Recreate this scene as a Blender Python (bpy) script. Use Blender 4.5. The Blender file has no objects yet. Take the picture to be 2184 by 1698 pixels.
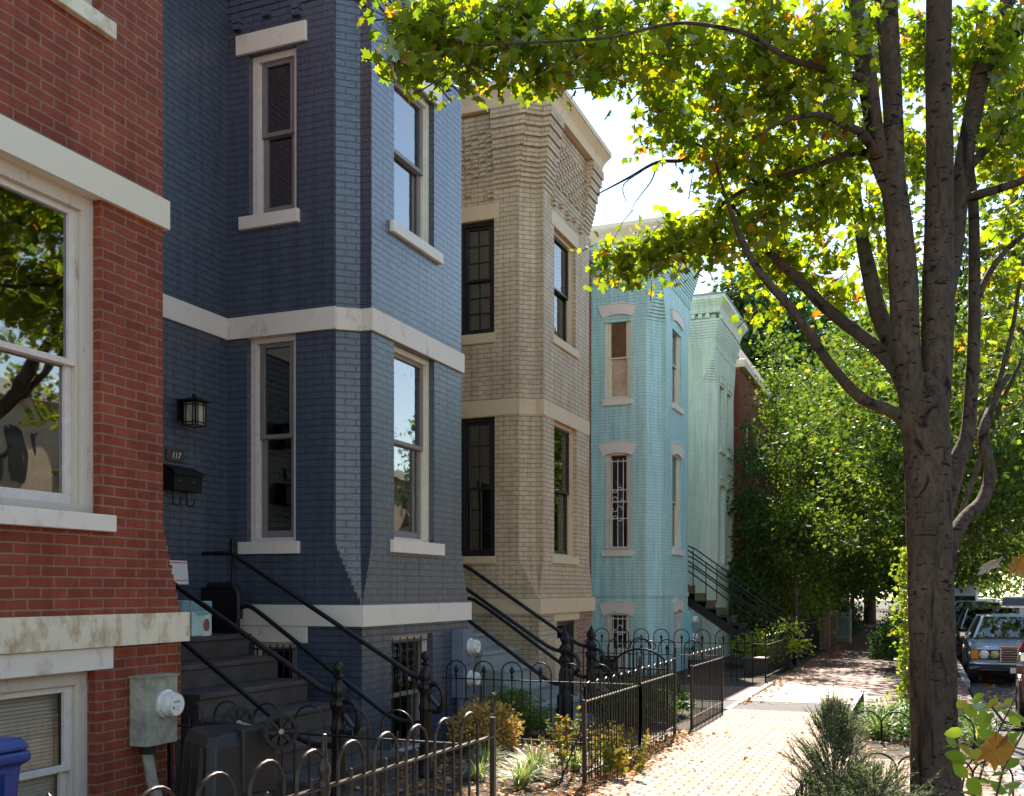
import bpy, math, random
import numpy as np
from mathutils import Vector, Matrix
R = math.radians
random.seed(7)
scn = bpy.context.scene
COL = scn.collection

# ------------------------------------------------------------------ camera
CAMZ = 1.65
TH = R(21.77)
cam_d = bpy.data.cameras.new('camera')
cam = bpy.data.objects.new('camera', cam_d); COL.objects.link(cam)
cam.location = (0, 0, CAMZ); cam.rotation_euler = (R(90), 0, TH)
cam_d.sensor_width = 36; cam_d.lens = 36.06; cam_d.shift_y = 0.187
cam_d.clip_start = 0.05; cam_d.clip_end = 3000
scn.camera = cam
# ------------------------------------------------------------------ light
SUN_EL, SUN_AZ = 42.0, 10.0      # azimuth in degrees west (towards -X) of +Y
world = bpy.data.worlds.new('World'); scn.world = world; world.use_nodes = True
nt = world.node_tree; bg = nt.nodes['Background']
sky = nt.nodes.new('ShaderNodeTexSky'); sky.sky_type = 'NISHITA'; sky.sun_disc = False
sky.sun_elevation = R(SUN_EL); sky.sun_rotation = R(-SUN_AZ)
sky.air_density = 1.0; sky.dust_density = 0.0; sky.ozone_density = 1.0
nt.links.new(sky.outputs[0], bg.inputs[0]); bg.inputs[1].default_value = 0.075
sd = bpy.data.lights.new('sun', 'SUN'); sd.energy = 2.8; sd.angle = R(0.53); sd.color = (1.0, 0.96, 0.92)
so = bpy.data.objects.new('sun', sd); COL.objects.link(so)
sdir = Vector((-math.sin(R(SUN_AZ))*math.cos(R(SUN_EL)), math.cos(R(SUN_AZ))*math.cos(R(SUN_EL)), math.sin(R(SUN_EL))))
so.rotation_euler = sdir.to_track_quat('Z', 'Y').to_euler(); so.location = sdir*60
scn.view_settings.view_transform = 'Standard'; scn.view_settings.look = 'None'
scn.view_settings.use_white_balance = True; scn.view_settings.white_balance_temperature = 7700
scn.view_settings.exposure = 2.36; scn.view_settings.gamma = 1.0
scn.render.engine = 'CYCLES'

# ------------------------------------------------------------------ helpers
cT, sT = math.cos(TH), math.sin(TH)
def P(px, py, d):
    """a point seen in the photograph (2184 px wide) at d metres along the view axis"""
    r = (px-1092)/2188*d
    return Vector((r*cT-d*sT, d*cT+r*sT, CAMZ+(1258-py)/2188*d))
def gz(y): return -0.008*y if y > 0 else 0.0

def mat(name, col, rough=0.6, metal=0.0, var=0.0, vs=8.0, bump=0.0, bs=60.0, col2=None, spec=0.5, trans=None, coat=0.0, bd=0.01):
    m = bpy.data.materials.new(name); m.use_nodes = True
    t = m.node_tree; b = t.nodes['Principled BSDF']
    b.inputs['Base Color'].default_value = (*col, 1); b.inputs['Roughness'].default_value = rough
    b.inputs['Metallic'].default_value = metal; b.inputs['Specular IOR Level'].default_value = spec
    b.inputs['Coat Weight'].default_value = coat
    tc = t.nodes.new('ShaderNodeTexCoord')
    if var or col2:
        n = t.nodes.new('ShaderNodeTexNoise'); n.inputs['Scale'].default_value = vs; n.inputs['Detail'].default_value = 6
        n.inputs['Roughness'].default_value = 0.65
        t.links.new(tc.outputs['Object'], n.inputs['Vector'])
        cr = t.nodes.new('ShaderNodeValToRGB')
        c2 = col2 if col2 else tuple(max(0, c*(1-var)) for c in col)
        c1 = col if col2 else tuple(min(1, c*(1+var)) for c in col)
        cr.color_ramp.elements[0].position = 0.35; cr.color_ramp.elements[1].position = 0.65
        cr.color_ramp.elements[0].color = (*c2, 1); cr.color_ramp.elements[1].color = (*c1, 1)
        t.links.new(n.outputs['Fac'], cr.inputs['Fac']); t.links.new(cr.outputs['Color'], b.inputs['Base Color'])
    if bump:
        n2 = t.nodes.new('ShaderNodeTexNoise'); n2.inputs['Scale'].default_value = bs; n2.inputs['Detail'].default_value = 5
        t.links.new(tc.outputs['Object'], n2.inputs['Vector'])
        bp = t.nodes.new('ShaderNodeBump'); bp.inputs['Strength'].default_value = bump; bp.inputs['Distance'].default_value = bd
        t.links.new(n2.outputs['Fac'], bp.inputs['Height']); t.links.new(bp.outputs['Normal'], b.inputs['Normal'])
    return m

def brick(name, c1, c2, mortar, rough=0.6, ms=0.006, bump=0.6, bw=0.205, rh=0.0677, dist=0.006, stain=None, off=(0, 0), patch=None, spec=0.5, msm=0.25, wob=0.004, grain=0.25):
    m = bpy.data.materials.new(name); m.use_nodes = True
    t = m.node_tree; b = t.nodes['Principled BSDF']; b.inputs['Roughness'].default_value = rough
    b.inputs['Specular IOR Level'].default_value = spec
    uv = t.nodes.new('ShaderNodeUVMap'); uv.uv_map = 'UVMap'
    n = t.nodes.new('ShaderNodeTexNoise'); n.inputs['Scale'].default_value = 9; n.inputs['Detail'].default_value = 3
    t.links.new(uv.outputs[0], n.inputs['Vector'])
    ms_ = t.nodes.new('ShaderNodeVectorMath'); ms_.operation = 'SCALE'; ms_.inputs['Scale'].default_value = wob*2
    sb = t.nodes.new('ShaderNodeVectorMath'); sb.operation = 'SUBTRACT'; sb.inputs[1].default_value = (0.5, 0.5, 0.5)
    t.links.new(n.outputs['Color'], sb.inputs[0]); t.links.new(sb.outputs[0], ms_.inputs[0])
    ad = t.nodes.new('ShaderNodeVectorMath'); ad.operation = 'ADD'
    t.links.new(uv.outputs[0], ad.inputs[0]); t.links.new(ms_.outputs[0], ad.inputs[1])
    a2 = t.nodes.new('ShaderNodeVectorMath'); a2.operation = 'ADD'; a2.inputs[1].default_value = (off[0]+20, off[1]+20.004, 0)
    t.links.new(ad.outputs[0], a2.inputs[0])
    br = t.nodes.new('ShaderNodeTexBrick')
    br.inputs['Scale'].default_value = 1; br.inputs['Brick Width'].default_value = bw; br.inputs['Row Height'].default_value = rh
    br.inputs['Mortar Size'].default_value = ms; br.inputs['Mortar Smooth'].default_value = msm
    br.inputs['Color1'].default_value = (*c1, 1); br.inputs['Color2'].default_value = (*c2, 1); br.inputs['Mortar'].default_value = (*mortar, 1)
    t.links.new(a2.outputs[0], br.inputs['Vector'])
    n2 = t.nodes.new('ShaderNodeTexNoise'); n2.inputs['Scale'].default_value = 2.2; n2.inputs['Detail'].default_value = 8; n2.inputs['Roughness'].default_value = 0.7
    t.links.new(uv.outputs[0], n2.inputs['Vector'])
    mx = t.nodes.new('ShaderNodeMix'); mx.data_type = 'RGBA'; mx.blend_type = 'MULTIPLY'
    cr = t.nodes.new('ShaderNodeValToRGB'); cr.color_ramp.elements[0].position = 0.3; cr.color_ramp.elements[1].position = 0.7
    cr.color_ramp.elements[0].color = (*(stain or (0.78, 0.78, 0.78)), 1); cr.color_ramp.elements[1].color = (1, 1, 1, 1)
    t.links.new(n2.outputs['Fac'], cr.inputs['Fac']); mx.inputs['Factor'].default_value = 1
    t.links.new(br.outputs['Color'], mx.inputs['A']); t.links.new(cr.outputs['Color'], mx.inputs['B'])
    outc = mx.outputs['Result']
    sm = t.nodes.new('ShaderNodeMapping'); sm.inputs['Scale'].default_value = (5.5, 0.35, 1); t.links.new(uv.outputs[0], sm.inputs[0])
    sn = t.nodes.new('ShaderNodeTexNoise'); sn.inputs['Scale'].default_value = 1.6; sn.inputs['Detail'].default_value = 7; sn.inputs['Roughness'].default_value = 0.7; t.links.new(sm.outputs[0], sn.inputs['Vector'])
    sr = t.nodes.new('ShaderNodeValToRGB'); sr.color_ramp.elements[0].position = 0.36; sr.color_ramp.elements[1].position = 0.60
    sr.color_ramp.elements[0].color = (*(0.70, 0.68, 0.66), 1); sr.color_ramp.elements[1].color = (1, 1, 1, 1); t.links.new(sn.outputs['Fac'], sr.inputs['Fac'])
    sx_ = t.nodes.new('ShaderNodeMix'); sx_.data_type = 'RGBA'; sx_.blend_type = 'MULTIPLY'; sx_.inputs['Factor'].default_value = 0.75
    t.links.new(outc, sx_.inputs['A']); t.links.new(sr.outputs['Color'], sx_.inputs['B']); outc = sx_.outputs['Result']
    if patch:
        n4 = t.nodes.new('ShaderNodeTexNoise'); n4.inputs['Scale'].default_value = 26; n4.inputs['Detail'].default_value = 6; n4.inputs['Roughness'].default_value = 0.75
        t.links.new(uv.outputs[0], n4.inputs['Vector'])
        c4 = t.nodes.new('ShaderNodeValToRGB'); c4.color_ramp.elements[0].position = patch[1]; c4.color_ramp.elements[1].position = patch[1]+0.02
        t.links.new(n4.outputs['Fac'], c4.inputs['Fac'])
        m4 = t.nodes.new('ShaderNodeMix'); m4.data_type = 'RGBA'; t.links.new(c4.outputs['Color'], m4.inputs['Factor'])
        t.links.new(outc, m4.inputs['A']); m4.inputs['B'].default_value = (*patch[0], 1); outc = m4.outputs['Result']
    t.links.new(outc, b.inputs['Base Color'])
    n3 = t.nodes.new('ShaderNodeTexNoise'); n3.inputs['Scale'].default_value = 45; n3.inputs['Detail'].default_value = 6
    t.links.new(uv.outputs[0], n3.inputs['Vector'])
    mm = t.nodes.new('ShaderNodeMath'); mm.operation = 'MULTIPLY_ADD'; mm.inputs[1].default_value = grain
    inv = t.nodes.new('ShaderNodeMath'); inv.operation = 'SUBTRACT'; inv.inputs[0].default_value = 1
    t.links.new(br.outputs['Fac'], inv.inputs[1]); t.links.new(n3.outputs['Fac'], mm.inputs[0]); t.links.new(inv.outputs[0], mm.inputs[2])
    bp = t.nodes.new('ShaderNodeBump'); bp.inputs['Strength'].default_value = bump; bp.inputs['Distance'].default_value = dist
    t.links.new(mm.outputs[0], bp.inputs['Height']); t.links.new(bp.outputs['Normal'], b.inputs['Normal'])
    return m

def leafmat(name, stops, tr=0.5, rough=0.5, gloss=0.25, tmul=(1.9, 2.1, 1.2)):
    """one colour per leaf, light passes through it"""
    m = bpy.data.materials.new(name); m.use_nodes = True; t = m.node_tree
    for n in list(t.nodes): t.nodes.remove(n)
    out = t.nodes.new('ShaderNodeOutputMaterial')
    g = t.nodes.new('ShaderNodeNewGeometry'); cr = t.nodes.new('ShaderNodeValToRGB')
    e = cr.color_ramp.elements
    while len(e) < len(stops): e.new(0.5)
    for i, (p, c) in enumerate(stops): e[i].position = p; e[i].color = (*c, 1)
    t.links.new(g.outputs['Random Per Island'], cr.inputs['Fac'])
    d = t.nodes.new('ShaderNodeBsdfDiffuse'); tl = t.nodes.new('ShaderNodeBsdfTranslucent'); gl = t.nodes.new('ShaderNodeBsdfGlossy')
    gl.inputs['Roughness'].default_value = rough; gl.inputs['Color'].default_value = (0.6, 0.65, 0.6, 1)
    vm = t.nodes.new('ShaderNodeVectorMath'); vm.operation = 'MULTIPLY'; vm.inputs[1].default_value = tmul
    t.links.new(cr.outputs['Color'], vm.inputs[0]); t.links.new(vm.outputs[0], tl.inputs['Color']); t.links.new(cr.outputs['Color'], d.inputs['Color'])
    m1 = t.nodes.new('ShaderNodeMixShader'); m1.inputs[0].default_value = tr
    t.links.new(d.outputs[0], m1.inputs[1]); t.links.new(tl.outputs[0], m1.inputs[2])
    fr = t.nodes.new('ShaderNodeFresnel'); fr.inputs[0].default_value = 1.35
    ml = t.nodes.new('ShaderNodeMath'); ml.operation = 'MULTIPLY'; ml.inputs[1].default_value = gloss
    t.links.new(fr.outputs[0], ml.inputs[0])
    m2 = t.nodes.new('ShaderNodeMixShader'); t.links.new(ml.outputs[0], m2.inputs[0])
    t.links.new(m1.outputs[0], m2.inputs[1]); t.links.new(gl.outputs[0], m2.inputs[2]); t.links.new(m2.outputs[0], out.inputs[0])
    return m

def glassmat(name, wave=0.0, tint=(0.75, 0.8, 0.78), ws=3.0, ior=2.3):
    m = bpy.data.materials.new(name); m.use_nodes = True; t = m.node_tree
    for n in list(t.nodes): t.nodes.remove(n)
    out = t.nodes.new('ShaderNodeOutputMaterial'); tr = t.nodes.new('ShaderNodeBsdfTransparent'); tr.inputs[0].default_value = (*tint, 1)
    gl = t.nodes.new('ShaderNodeBsdfGlossy'); gl.inputs['Roughness'].default_value = 0.02
    gl.inputs['Color'].default_value = (0.95, 0.95, 0.95, 1)
    fr = t.nodes.new('ShaderNodeFresnel'); fr.inputs[0].default_value = ior
    mx = t.nodes.new('ShaderNodeMixShader'); t.links.new(fr.outputs[0], mx.inputs[0]); t.links.new(tr.outputs[0], mx.inputs[1]); t.links.new(gl.outputs[0], mx.inputs[2])
    if wave:
        tc = t.nodes.new('ShaderNodeTexCoord'); n = t.nodes.new('ShaderNodeTexNoise'); n.inputs['Scale'].default_value = ws; n.inputs['Detail'].default_value = 1
        n.inputs['Distortion'].default_value = 1.5
        t.links.new(tc.outputs['Object'], n.inputs['Vector'])
        bp = t.nodes.new('ShaderNodeBump'); bp.inputs['Strength'].default_value = wave; bp.inputs['Distance'].default_value = 0.01
        t.links.new(n.outputs['Fac'], bp.inputs['Height'])
        t.links.new(bp.outputs['Normal'], gl.inputs['Normal'])
    t.links.new(mx.outputs[0], out.inputs[0])
    return m

def vadd(p, *ts):
    v = Vector(p)
    for t in ts: v = v+t
    return v

class MB:
    def __init__(s): s.v = []; s.f = []; s.m = []; s.cur = 0
    def quad(s, *ps):
        i = len(s.v); s.v += [tuple(p) for p in ps]; s.f.append(tuple(range(i, i+len(ps)))); s.m.append(s.cur)
    def poly(s, ps): s.quad(*ps)
    def box(s, x0, x1, y0, y1, z0, z1, fr=None, taper=0):
        O, U, N, W = fr if fr else (Vector((0, 0, 0)), Vector((1, 0, 0)), Vector((0, 1, 0)), Vector((0, 0, 1)))
        c = [O+U*x+N*y+W*z for z in (z0, z1) for y in (y0, y1) for x in (x0, x1)]
        i = len(s.v); s.v += [tuple(p) for p in c]
        for f in ((0, 2, 3, 1), (4, 5, 7, 6), (0, 1, 5, 4), (2, 6, 7, 3), (0, 4, 6, 2), (1, 3, 7, 5)):
            s.f.append(tuple(i+k for k in f)); s.m.append(s.cur)
        return s
    def ring(s, rings, cap0=True, cap1=True, closed=True):
        i0 = len(s.v); n = len(rings[0])
        for r in rings: s.v += [tuple(p) for p in r]
        for k in range(len(rings)-1):
            for j in range(n if closed else n-1):
                a = i0+k*n+j; b = i0+k*n+(j+1) % n
                pa, pb = s.v[a], s.v[b]
                if (Vector(pa)-Vector(pb)).length < 1e-5 and (Vector(s.v[a+n])-Vector(s.v[b+n])).length < 1e-5: continue
                s.f.append((a, b, b+n, a+n)); s.m.append(s.cur)
        if cap0: s.f.append(tuple(reversed(range(i0, i0+n)))); s.m.append(s.cur)
        if cap1:
            e = i0+(len(rings)-1)*n; s.f.append(tuple(range(e, e+n))); s.m.append(s.cur)
        return s
    def tube(s, pts, rad, n=8, caps=True, twist=0):
        pts = [Vector(p) for p in pts]
        if not hasattr(rad, '__len__'): rad = [rad]*len(pts)
        d0 = (pts[1]-pts[0]).normalized()
        up = Vector((0, 0, 1)) if abs(d0.z) < 0.9 else Vector((1, 0, 0))
        a = d0.cross(up).normalized(); rings = []
        for i, p in enumerate(pts):
            d = (pts[min(i+1, len(pts)-1)]-pts[max(i-1, 0)]).normalized()
            a = (a-d*a.dot(d)).normalized(); b = d.cross(a)
            rings.append([p+(a*math.cos(t)+b*math.sin(t))*rad[i] for t in [2*math.pi*k/n for k in range(n)]])
        return s.ring(rings, caps, caps)
    def lathe(s, prof, n=14, at=(0, 0, 0), fr=None):
        O, U, N, W = fr if fr else (Vector((0, 0, 0)), Vector((1, 0, 0)), Vector((0, 1, 0)), Vector((0, 0, 1)))
        O = O+U*at[0]+N*at[1]+W*at[2]
        return s.ring([[O+(U*math.cos(2*math.pi*k/n)+N*math.sin(2*math.pi*k/n))*max(r, 1e-4)+W*z for k in range(n)] for r, z in prof])
    def build(s, name, mats, parent=None, smooth=False, local=False, bevel=0, **props):
        me = bpy.data.meshes.new(name)
        off = Vector((0, 0, 0))
        if parent is not None and not local:
            o = parent
            while o: off += o.location; o = o.parent
        V = np.array(s.v, dtype=np.float64)-np.array(off)
        me.from_pydata([tuple(p) for p in V], [], s.f)
        if not isinstance(mats, (list, tuple)): mats = [mats]
        for m in mats: me.materials.append(m)
        me.polygons.foreach_set('material_index', s.m)
        uvs(me, np.array(off))
        if smooth:
            me.polygons.foreach_set('use_smooth', [True]*len(me.polygons))
            if smooth != 'all': me.set_sharp_from_angle(angle=R(smooth if smooth is not True else 40))
        me.update()
        ob = bpy.data.objects.new(name, me); COL.objects.link(ob)
        if parent is not None: ob.parent = parent
        if bevel:
            bm = ob.modifiers.new('bevel', 'BEVEL'); bm.width = bevel; bm.segments = 2; bm.limit_method = 'ANGLE'
        for k, v in props.items(): ob[k] = v
        return ob

def uvs(me, off=np.zeros(3)):
    nl = len(me.loops)
    if nl == 0: return
    uv = me.uv_layers.new(name='UVMap')
    vi = np.empty(nl, dtype=np.int32); me.loops.foreach_get('vertex_index', vi)
    co = np.empty(len(me.vertices)*3); me.vertices.foreach_get('co', co); co = co.reshape(-1, 3)+off
    nf = len(me.polygons); nr = np.empty(nf*3); me.polygons.foreach_get('normal', nr); nr = nr.reshape(-1, 3)
    tot = np.empty(nf, dtype=np.int32); me.polygons.foreach_get('loop_total', tot)
    ln = np.repeat(nr, tot, axis=0); c = co[vi]
    tx = np.stack([-ln[:, 1], ln[:, 0], np.zeros(nl)], 1); L = np.linalg.norm(tx, axis=1)
    flat = np.abs(ln[:, 2]) > 0.8
    tx = tx/np.maximum(L, 1e-6)[:, None]
    u = np.where(flat, c[:, 0], (c*tx).sum(1)); v = np.where(flat, c[:, 1], c[:, 2])
    uv.data.foreach_set('uv', np.stack([u, v], 1).astype(np.float32).ravel())

def tag(o, label=None, cat=None, group=None, kind=None):
    if label: o['label'] = label
    if cat: o['category'] = cat
    if group: o['group'] = group
    if kind: o['kind'] = kind
    return o
def thing(name, loc, label, cat, group=None, rz=0):
    o = bpy.data.objects.new(name, None); COL.objects.link(o); o.location = loc; o.rotation_euler = (0, 0, rz)
    o.empty_display_size = 0.2
    return tag(o, label, cat, group)
def kids(o): return [c for c in bpy.data.objects if c.parent == o]
def copy_tree(o, parent=None):
    c = o.copy(); COL.objects.link(c)
    if parent: c.parent = parent
    for k in kids(o): copy_tree(k, c)
    return c
def npmesh(name, V, F, mats, parent=None, off=(0, 0, 0), smooth=False):
    """V (n,3), F (m,3|4) arrays -> object"""
    me = bpy.data.meshes.new(name); V = (V-np.array(off)).astype(np.float32)
    k = F.shape[1]; me.vertices.add(len(V)); me.vertices.foreach_set('co', V.ravel())
    me.loops.add(F.size); me.loops.foreach_set('vertex_index', F.astype(np.int32).ravel())
    me.polygons.add(len(F)); me.polygons.foreach_set('loop_start', np.arange(0, F.size, k, dtype=np.int32))
    try: me.polygons.foreach_set('loop_total', np.full(len(F), k, dtype=np.int32))
    except Exception: pass
    me.materials.append(mats); me.update(calc_edges=True)
    ob = bpy.data.objects.new(name, me); COL.objects.link(ob)
    if parent is not None: ob.parent = parent
    return ob

# ------------------------------------------------------------------ materials
M = {}
M['red'] = brick('red_brick', (0.37, 0.082, 0.040), (0.27, 0.056, 0.029), (0.36, 0.18, 0.125), 0.8, 0.009, 1.0, stain=(0.62, 0.58, 0.58), off=(0.05, 0.0), wob=0.005, dist=0.008, spec=0.3)
M['blue'] = brick('blue_painted_brick', (0.070, 0.094, 0.138), (0.062, 0.084, 0.125), (0.052, 0.070, 0.105), 0.27, 0.0065, 1.0, stain=(0.86, 0.86, 0.88), wob=0.009, dist=0.022, spec=1.0, msm=0.45)
M['beige'] = brick('beige_painted_brick', (0.72, 0.56, 0.385), (0.65, 0.50, 0.345), (0.30, 0.22, 0.145), 0.65, 0.005, 0.9, stain=(0.72, 0.68, 0.62), wob=0.006, dist=0.006, patch=((0.20, 0.07, 0.05), 0.755))
M['beige_worn'] = brick('flaking_beige_brick', (0.50, 0.40, 0.27), (0.45, 0.36, 0.24), (0.20, 0.15, 0.10), 0.7, 0.0042, 0.8, stain=(0.72, 0.68, 0.62), wob=0.006, patch=((0.20, 0.075, 0.05), 0.62))
M['barered'] = brick('bare_red_brick', (0.33, 0.12, 0.085), (0.40, 0.25, 0.18), (0.42, 0.34, 0.26), 0.8, 0.008, 0.8, wob=0.006)
M['aqua'] = brick('aqua_painted_brick', (0.52, 0.80, 0.79), (0.49, 0.77, 0.76), (0.30, 0.55, 0.55), 0.5, 0.0055, 0.7, stain=(0.88, 0.9, 0.9), wob=0.006)
M['mint'] = brick('mint_painted_brick', (0.78, 0.86, 0.74), (0.76, 0.84, 0.72), (0.52, 0.63, 0.52), 0.55, 0.005, 0.6, stain=(0.85, 0.88, 0.82), wob=0.005)
M['darkbrick'] = brick('dark_red_brick', (0.22, 0.06, 0.04), (0.14, 0.035, 0.025), (0.2, 0.12, 0.09), 0.8, 0.007, 0.6)
def stone(name, c, st, rough=0.6, th=0.55):
    m = mat(name, c, rough, var=0.0, col2=None, bump=0.25, bs=35)
    t = m.node_tree; b = t.nodes['Principled BSDF']; tc = t.nodes['Texture Coordinate']
    n = t.nodes.new('ShaderNodeTexNoise'); n.inputs['Scale'].default_value = 3.5; n.inputs['Detail'].default_value = 9; n.inputs['Roughness'].default_value = 0.72
    mp = t.nodes.new('ShaderNodeMapping'); mp.inputs['Scale'].default_value = (1.6, 1.6, 0.9)
    t.links.new(tc.outputs['Object'], mp.inputs[0]); t.links.new(mp.outputs[0], n.inputs['Vector'])
    cr = t.nodes.new('ShaderNodeValToRGB'); cr.color_ramp.elements[0].position = th; cr.color_ramp.elements[0].color = (*c, 1)
    cr.color_ramp.elements[1].position = th+0.16; cr.color_ramp.elements[1].color = (*st, 1)
    t.links.new(n.outputs['Fac'], cr.inputs['Fac']); t.links.new(cr.outputs['Color'], b.inputs['Base Color'])
    return m
M['white_stone'] = stone('white_painted_stone', (0.76, 0.70, 0.62), (0.50, 0.44, 0.35), th=0.56)
M['cream_stone'] = stone('stained_cream_stone', (0.74, 0.68, 0.52), (0.42, 0.30, 0.17), th=0.47)
M['cream_band'] = stone('cream_painted_stone', (0.74, 0.69, 0.55), (0.56, 0.50, 0.38), th=0.62)
M['beige_stone'] = stone('beige_painted_stone', (0.66, 0.50, 0.325), (0.50, 0.375, 0.235), th=0.55)
M['sash'] = mat('taupe_sash_paint', (0.22, 0.19, 0.185), 0.45, var=0.1)
M['casing'] = mat('white_casing_paint', (0.68, 0.62, 0.58), 0.45, var=0.08, vs=14)
M['oldwood'] = stone('peeling_white_paint', (0.60, 0.53, 0.44), (0.26, 0.21, 0.16), th=0.56)
M['cream_paint'] = mat('cream_paint', (0.72, 0.66, 0.52), 0.5, var=0.07)
M['blackframe'] = mat('black_window_paint', (0.012, 0.011, 0.011), 0.4)
M['iron'] = mat('black_iron', (0.008, 0.0075, 0.0075), 0.38, bump=0.35, bs=120, spec=0.35, bd=0.004)
M['iron2'] = mat('weathered_iron', (0.020, 0.014, 0.011), 0.40, var=0.5, vs=25, bump=0.3, bs=150, bd=0.003, spec=0.4)
M['whiteiron'] = mat('white_iron', (0.72, 0.72, 0.70), 0.45)
M['stepdark'] = mat('dark_grey_step_paint', (0.060, 0.052, 0.050), 0.6, var=0.25, vs=5, bump=0.25, bs=50)
M['stepgrey'] = stone('worn_grey_step_paint', (0.27, 0.31, 0.30), (0.16, 0.19, 0.18), th=0.55)
M['concrete'] = mat('concrete', (0.42, 0.40, 0.36), 0.85, var=0.2, vs=6, bump=0.3, bs=70)
M['kerb'] = mat('granite_kerb', (0.36, 0.36, 0.37), 0.75, var=0.18, vs=20, bump=0.3)
M['glass'] = glassmat('window_glass', 0.05, ws=3.0)
M['wavyglass'] = glassmat('wavy_window_glass', 0.10, ws=2.2, ior=3.3)
M['blindglass'] = glassmat('basement_window_glass', 0.03, (0.95, 0.95, 0.93), ior=1.45)
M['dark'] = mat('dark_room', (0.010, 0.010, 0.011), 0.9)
M['dim'] = mat('dim_curtain', (0.05, 0.048, 0.042), 0.9, var=0.3, vs=4)
M['shade'] = mat('pale_roller_shade', (0.36, 0.35, 0.30), 0.9, var=0.1, vs=3)
M['paper'] = mat('papered_pane', (0.62, 0.48, 0.34), 0.85, var=0.0, col2=(0.42, 0.26, 0.17), vs=4)
M['slat'] = mat('blind_slat', (0.80, 0.74, 0.60), 0.6)
M['galv'] = mat('weathered_grey_metal', (0.30, 0.31, 0.25), 0.55, var=0.35, vs=7, bump=0.15, bs=30)
M['bluebox'] = mat('blue_grey_metal_paint', (0.13, 0.16, 0.22), 0.5, var=0.12, vs=6)
M['meterglass'] = mat('meter_glass', (0.62, 0.61, 0.56), 0.12, var=0.15, vs=20, coat=0.5)
M['rubberblack'] = mat('black_plastic', (0.010, 0.010, 0.010), 0.5, var=0.3, vs=9)
M['tyre'] = mat('tyre_rubber', (0.012, 0.012, 0.012), 0.8)
M['bluebin'] = mat('blue_plastic', (0.012, 0.045, 0.22), 0.42, var=0.1, vs=5)
M['terracotta'] = mat('terracotta', (0.42, 0.17, 0.10), 0.8, var=0.15)
M['trimred'] = mat('red_ink', (0.55, 0.07, 0.06), 0.6)
M['teal'] = mat('teal_print', (0.10, 0.38, 0.42), 0.5)
M['palebox'] = mat('pale_aqua_carton', (0.50, 0.68, 0.66), 0.5, var=0.12, vs=9)
M['mapbox'] = mat('teal_carton_side', (0.16, 0.33, 0.38), 0.5, var=0.2, vs=7)
M['white'] = mat('white_paint', (0.78, 0.78, 0.76), 0.5)
M['skin'] = mat('brown_print', (0.25, 0.11, 0.06), 0.6, var=0.3, vs=20)
M['navy'] = mat('navy_ink', (0.02, 0.03, 0.12), 0.6)
M['yellow'] = mat('yellow_print', (0.75, 0.55, 0.10), 0.6)
M['plaque'] = mat('bronze_plaque', (0.075, 0.050, 0.035), 0.5, var=0.3, vs=30)
M['plaqueink'] = mat('pale_lettering', (0.80, 0.76, 0.62), 0.5)
M['lampglass'] = mat('frosted_lamp_glass', (0.50, 0.50, 0.36), 0.4, var=0.2, vs=12)
M['roof'] = mat('roof_membrane', (0.25, 0.26, 0.28), 0.8, var=0.2)
M['slate'] = mat('mansard_slate', (0.16, 0.12, 0.12), 0.7, var=0.3, vs=3)
M['soil'] = mat('garden_soil', (0.05, 0.034, 0.023), 0.95, var=0.5, vs=14, bump=0.8, bs=30, bd=0.03)
M['asphalt'] = mat('asphalt', (0.06, 0.06, 0.064), 0.85, var=0.3, vs=3, bump=0.5, bs=180)
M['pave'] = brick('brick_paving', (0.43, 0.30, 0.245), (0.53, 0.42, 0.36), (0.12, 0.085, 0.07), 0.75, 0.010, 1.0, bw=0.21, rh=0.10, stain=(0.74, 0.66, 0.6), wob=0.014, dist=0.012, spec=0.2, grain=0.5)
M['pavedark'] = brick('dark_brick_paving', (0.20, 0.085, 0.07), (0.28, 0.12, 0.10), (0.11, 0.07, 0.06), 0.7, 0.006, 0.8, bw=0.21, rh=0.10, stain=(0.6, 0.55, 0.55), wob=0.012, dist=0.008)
M['cobble'] = brick('granite_setts', (0.40, 0.36, 0.30), (0.30, 0.28, 0.25), (0.16, 0.15, 0.10), 0.7, 0.02, 0.9, bw=0.30, rh=0.24, wob=0.02, dist=0.02)
M['earth'] = mat('ground_earth', (0.055, 0.043, 0.03), 0.95, var=0.4, vs=2, bump=0.5)
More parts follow.
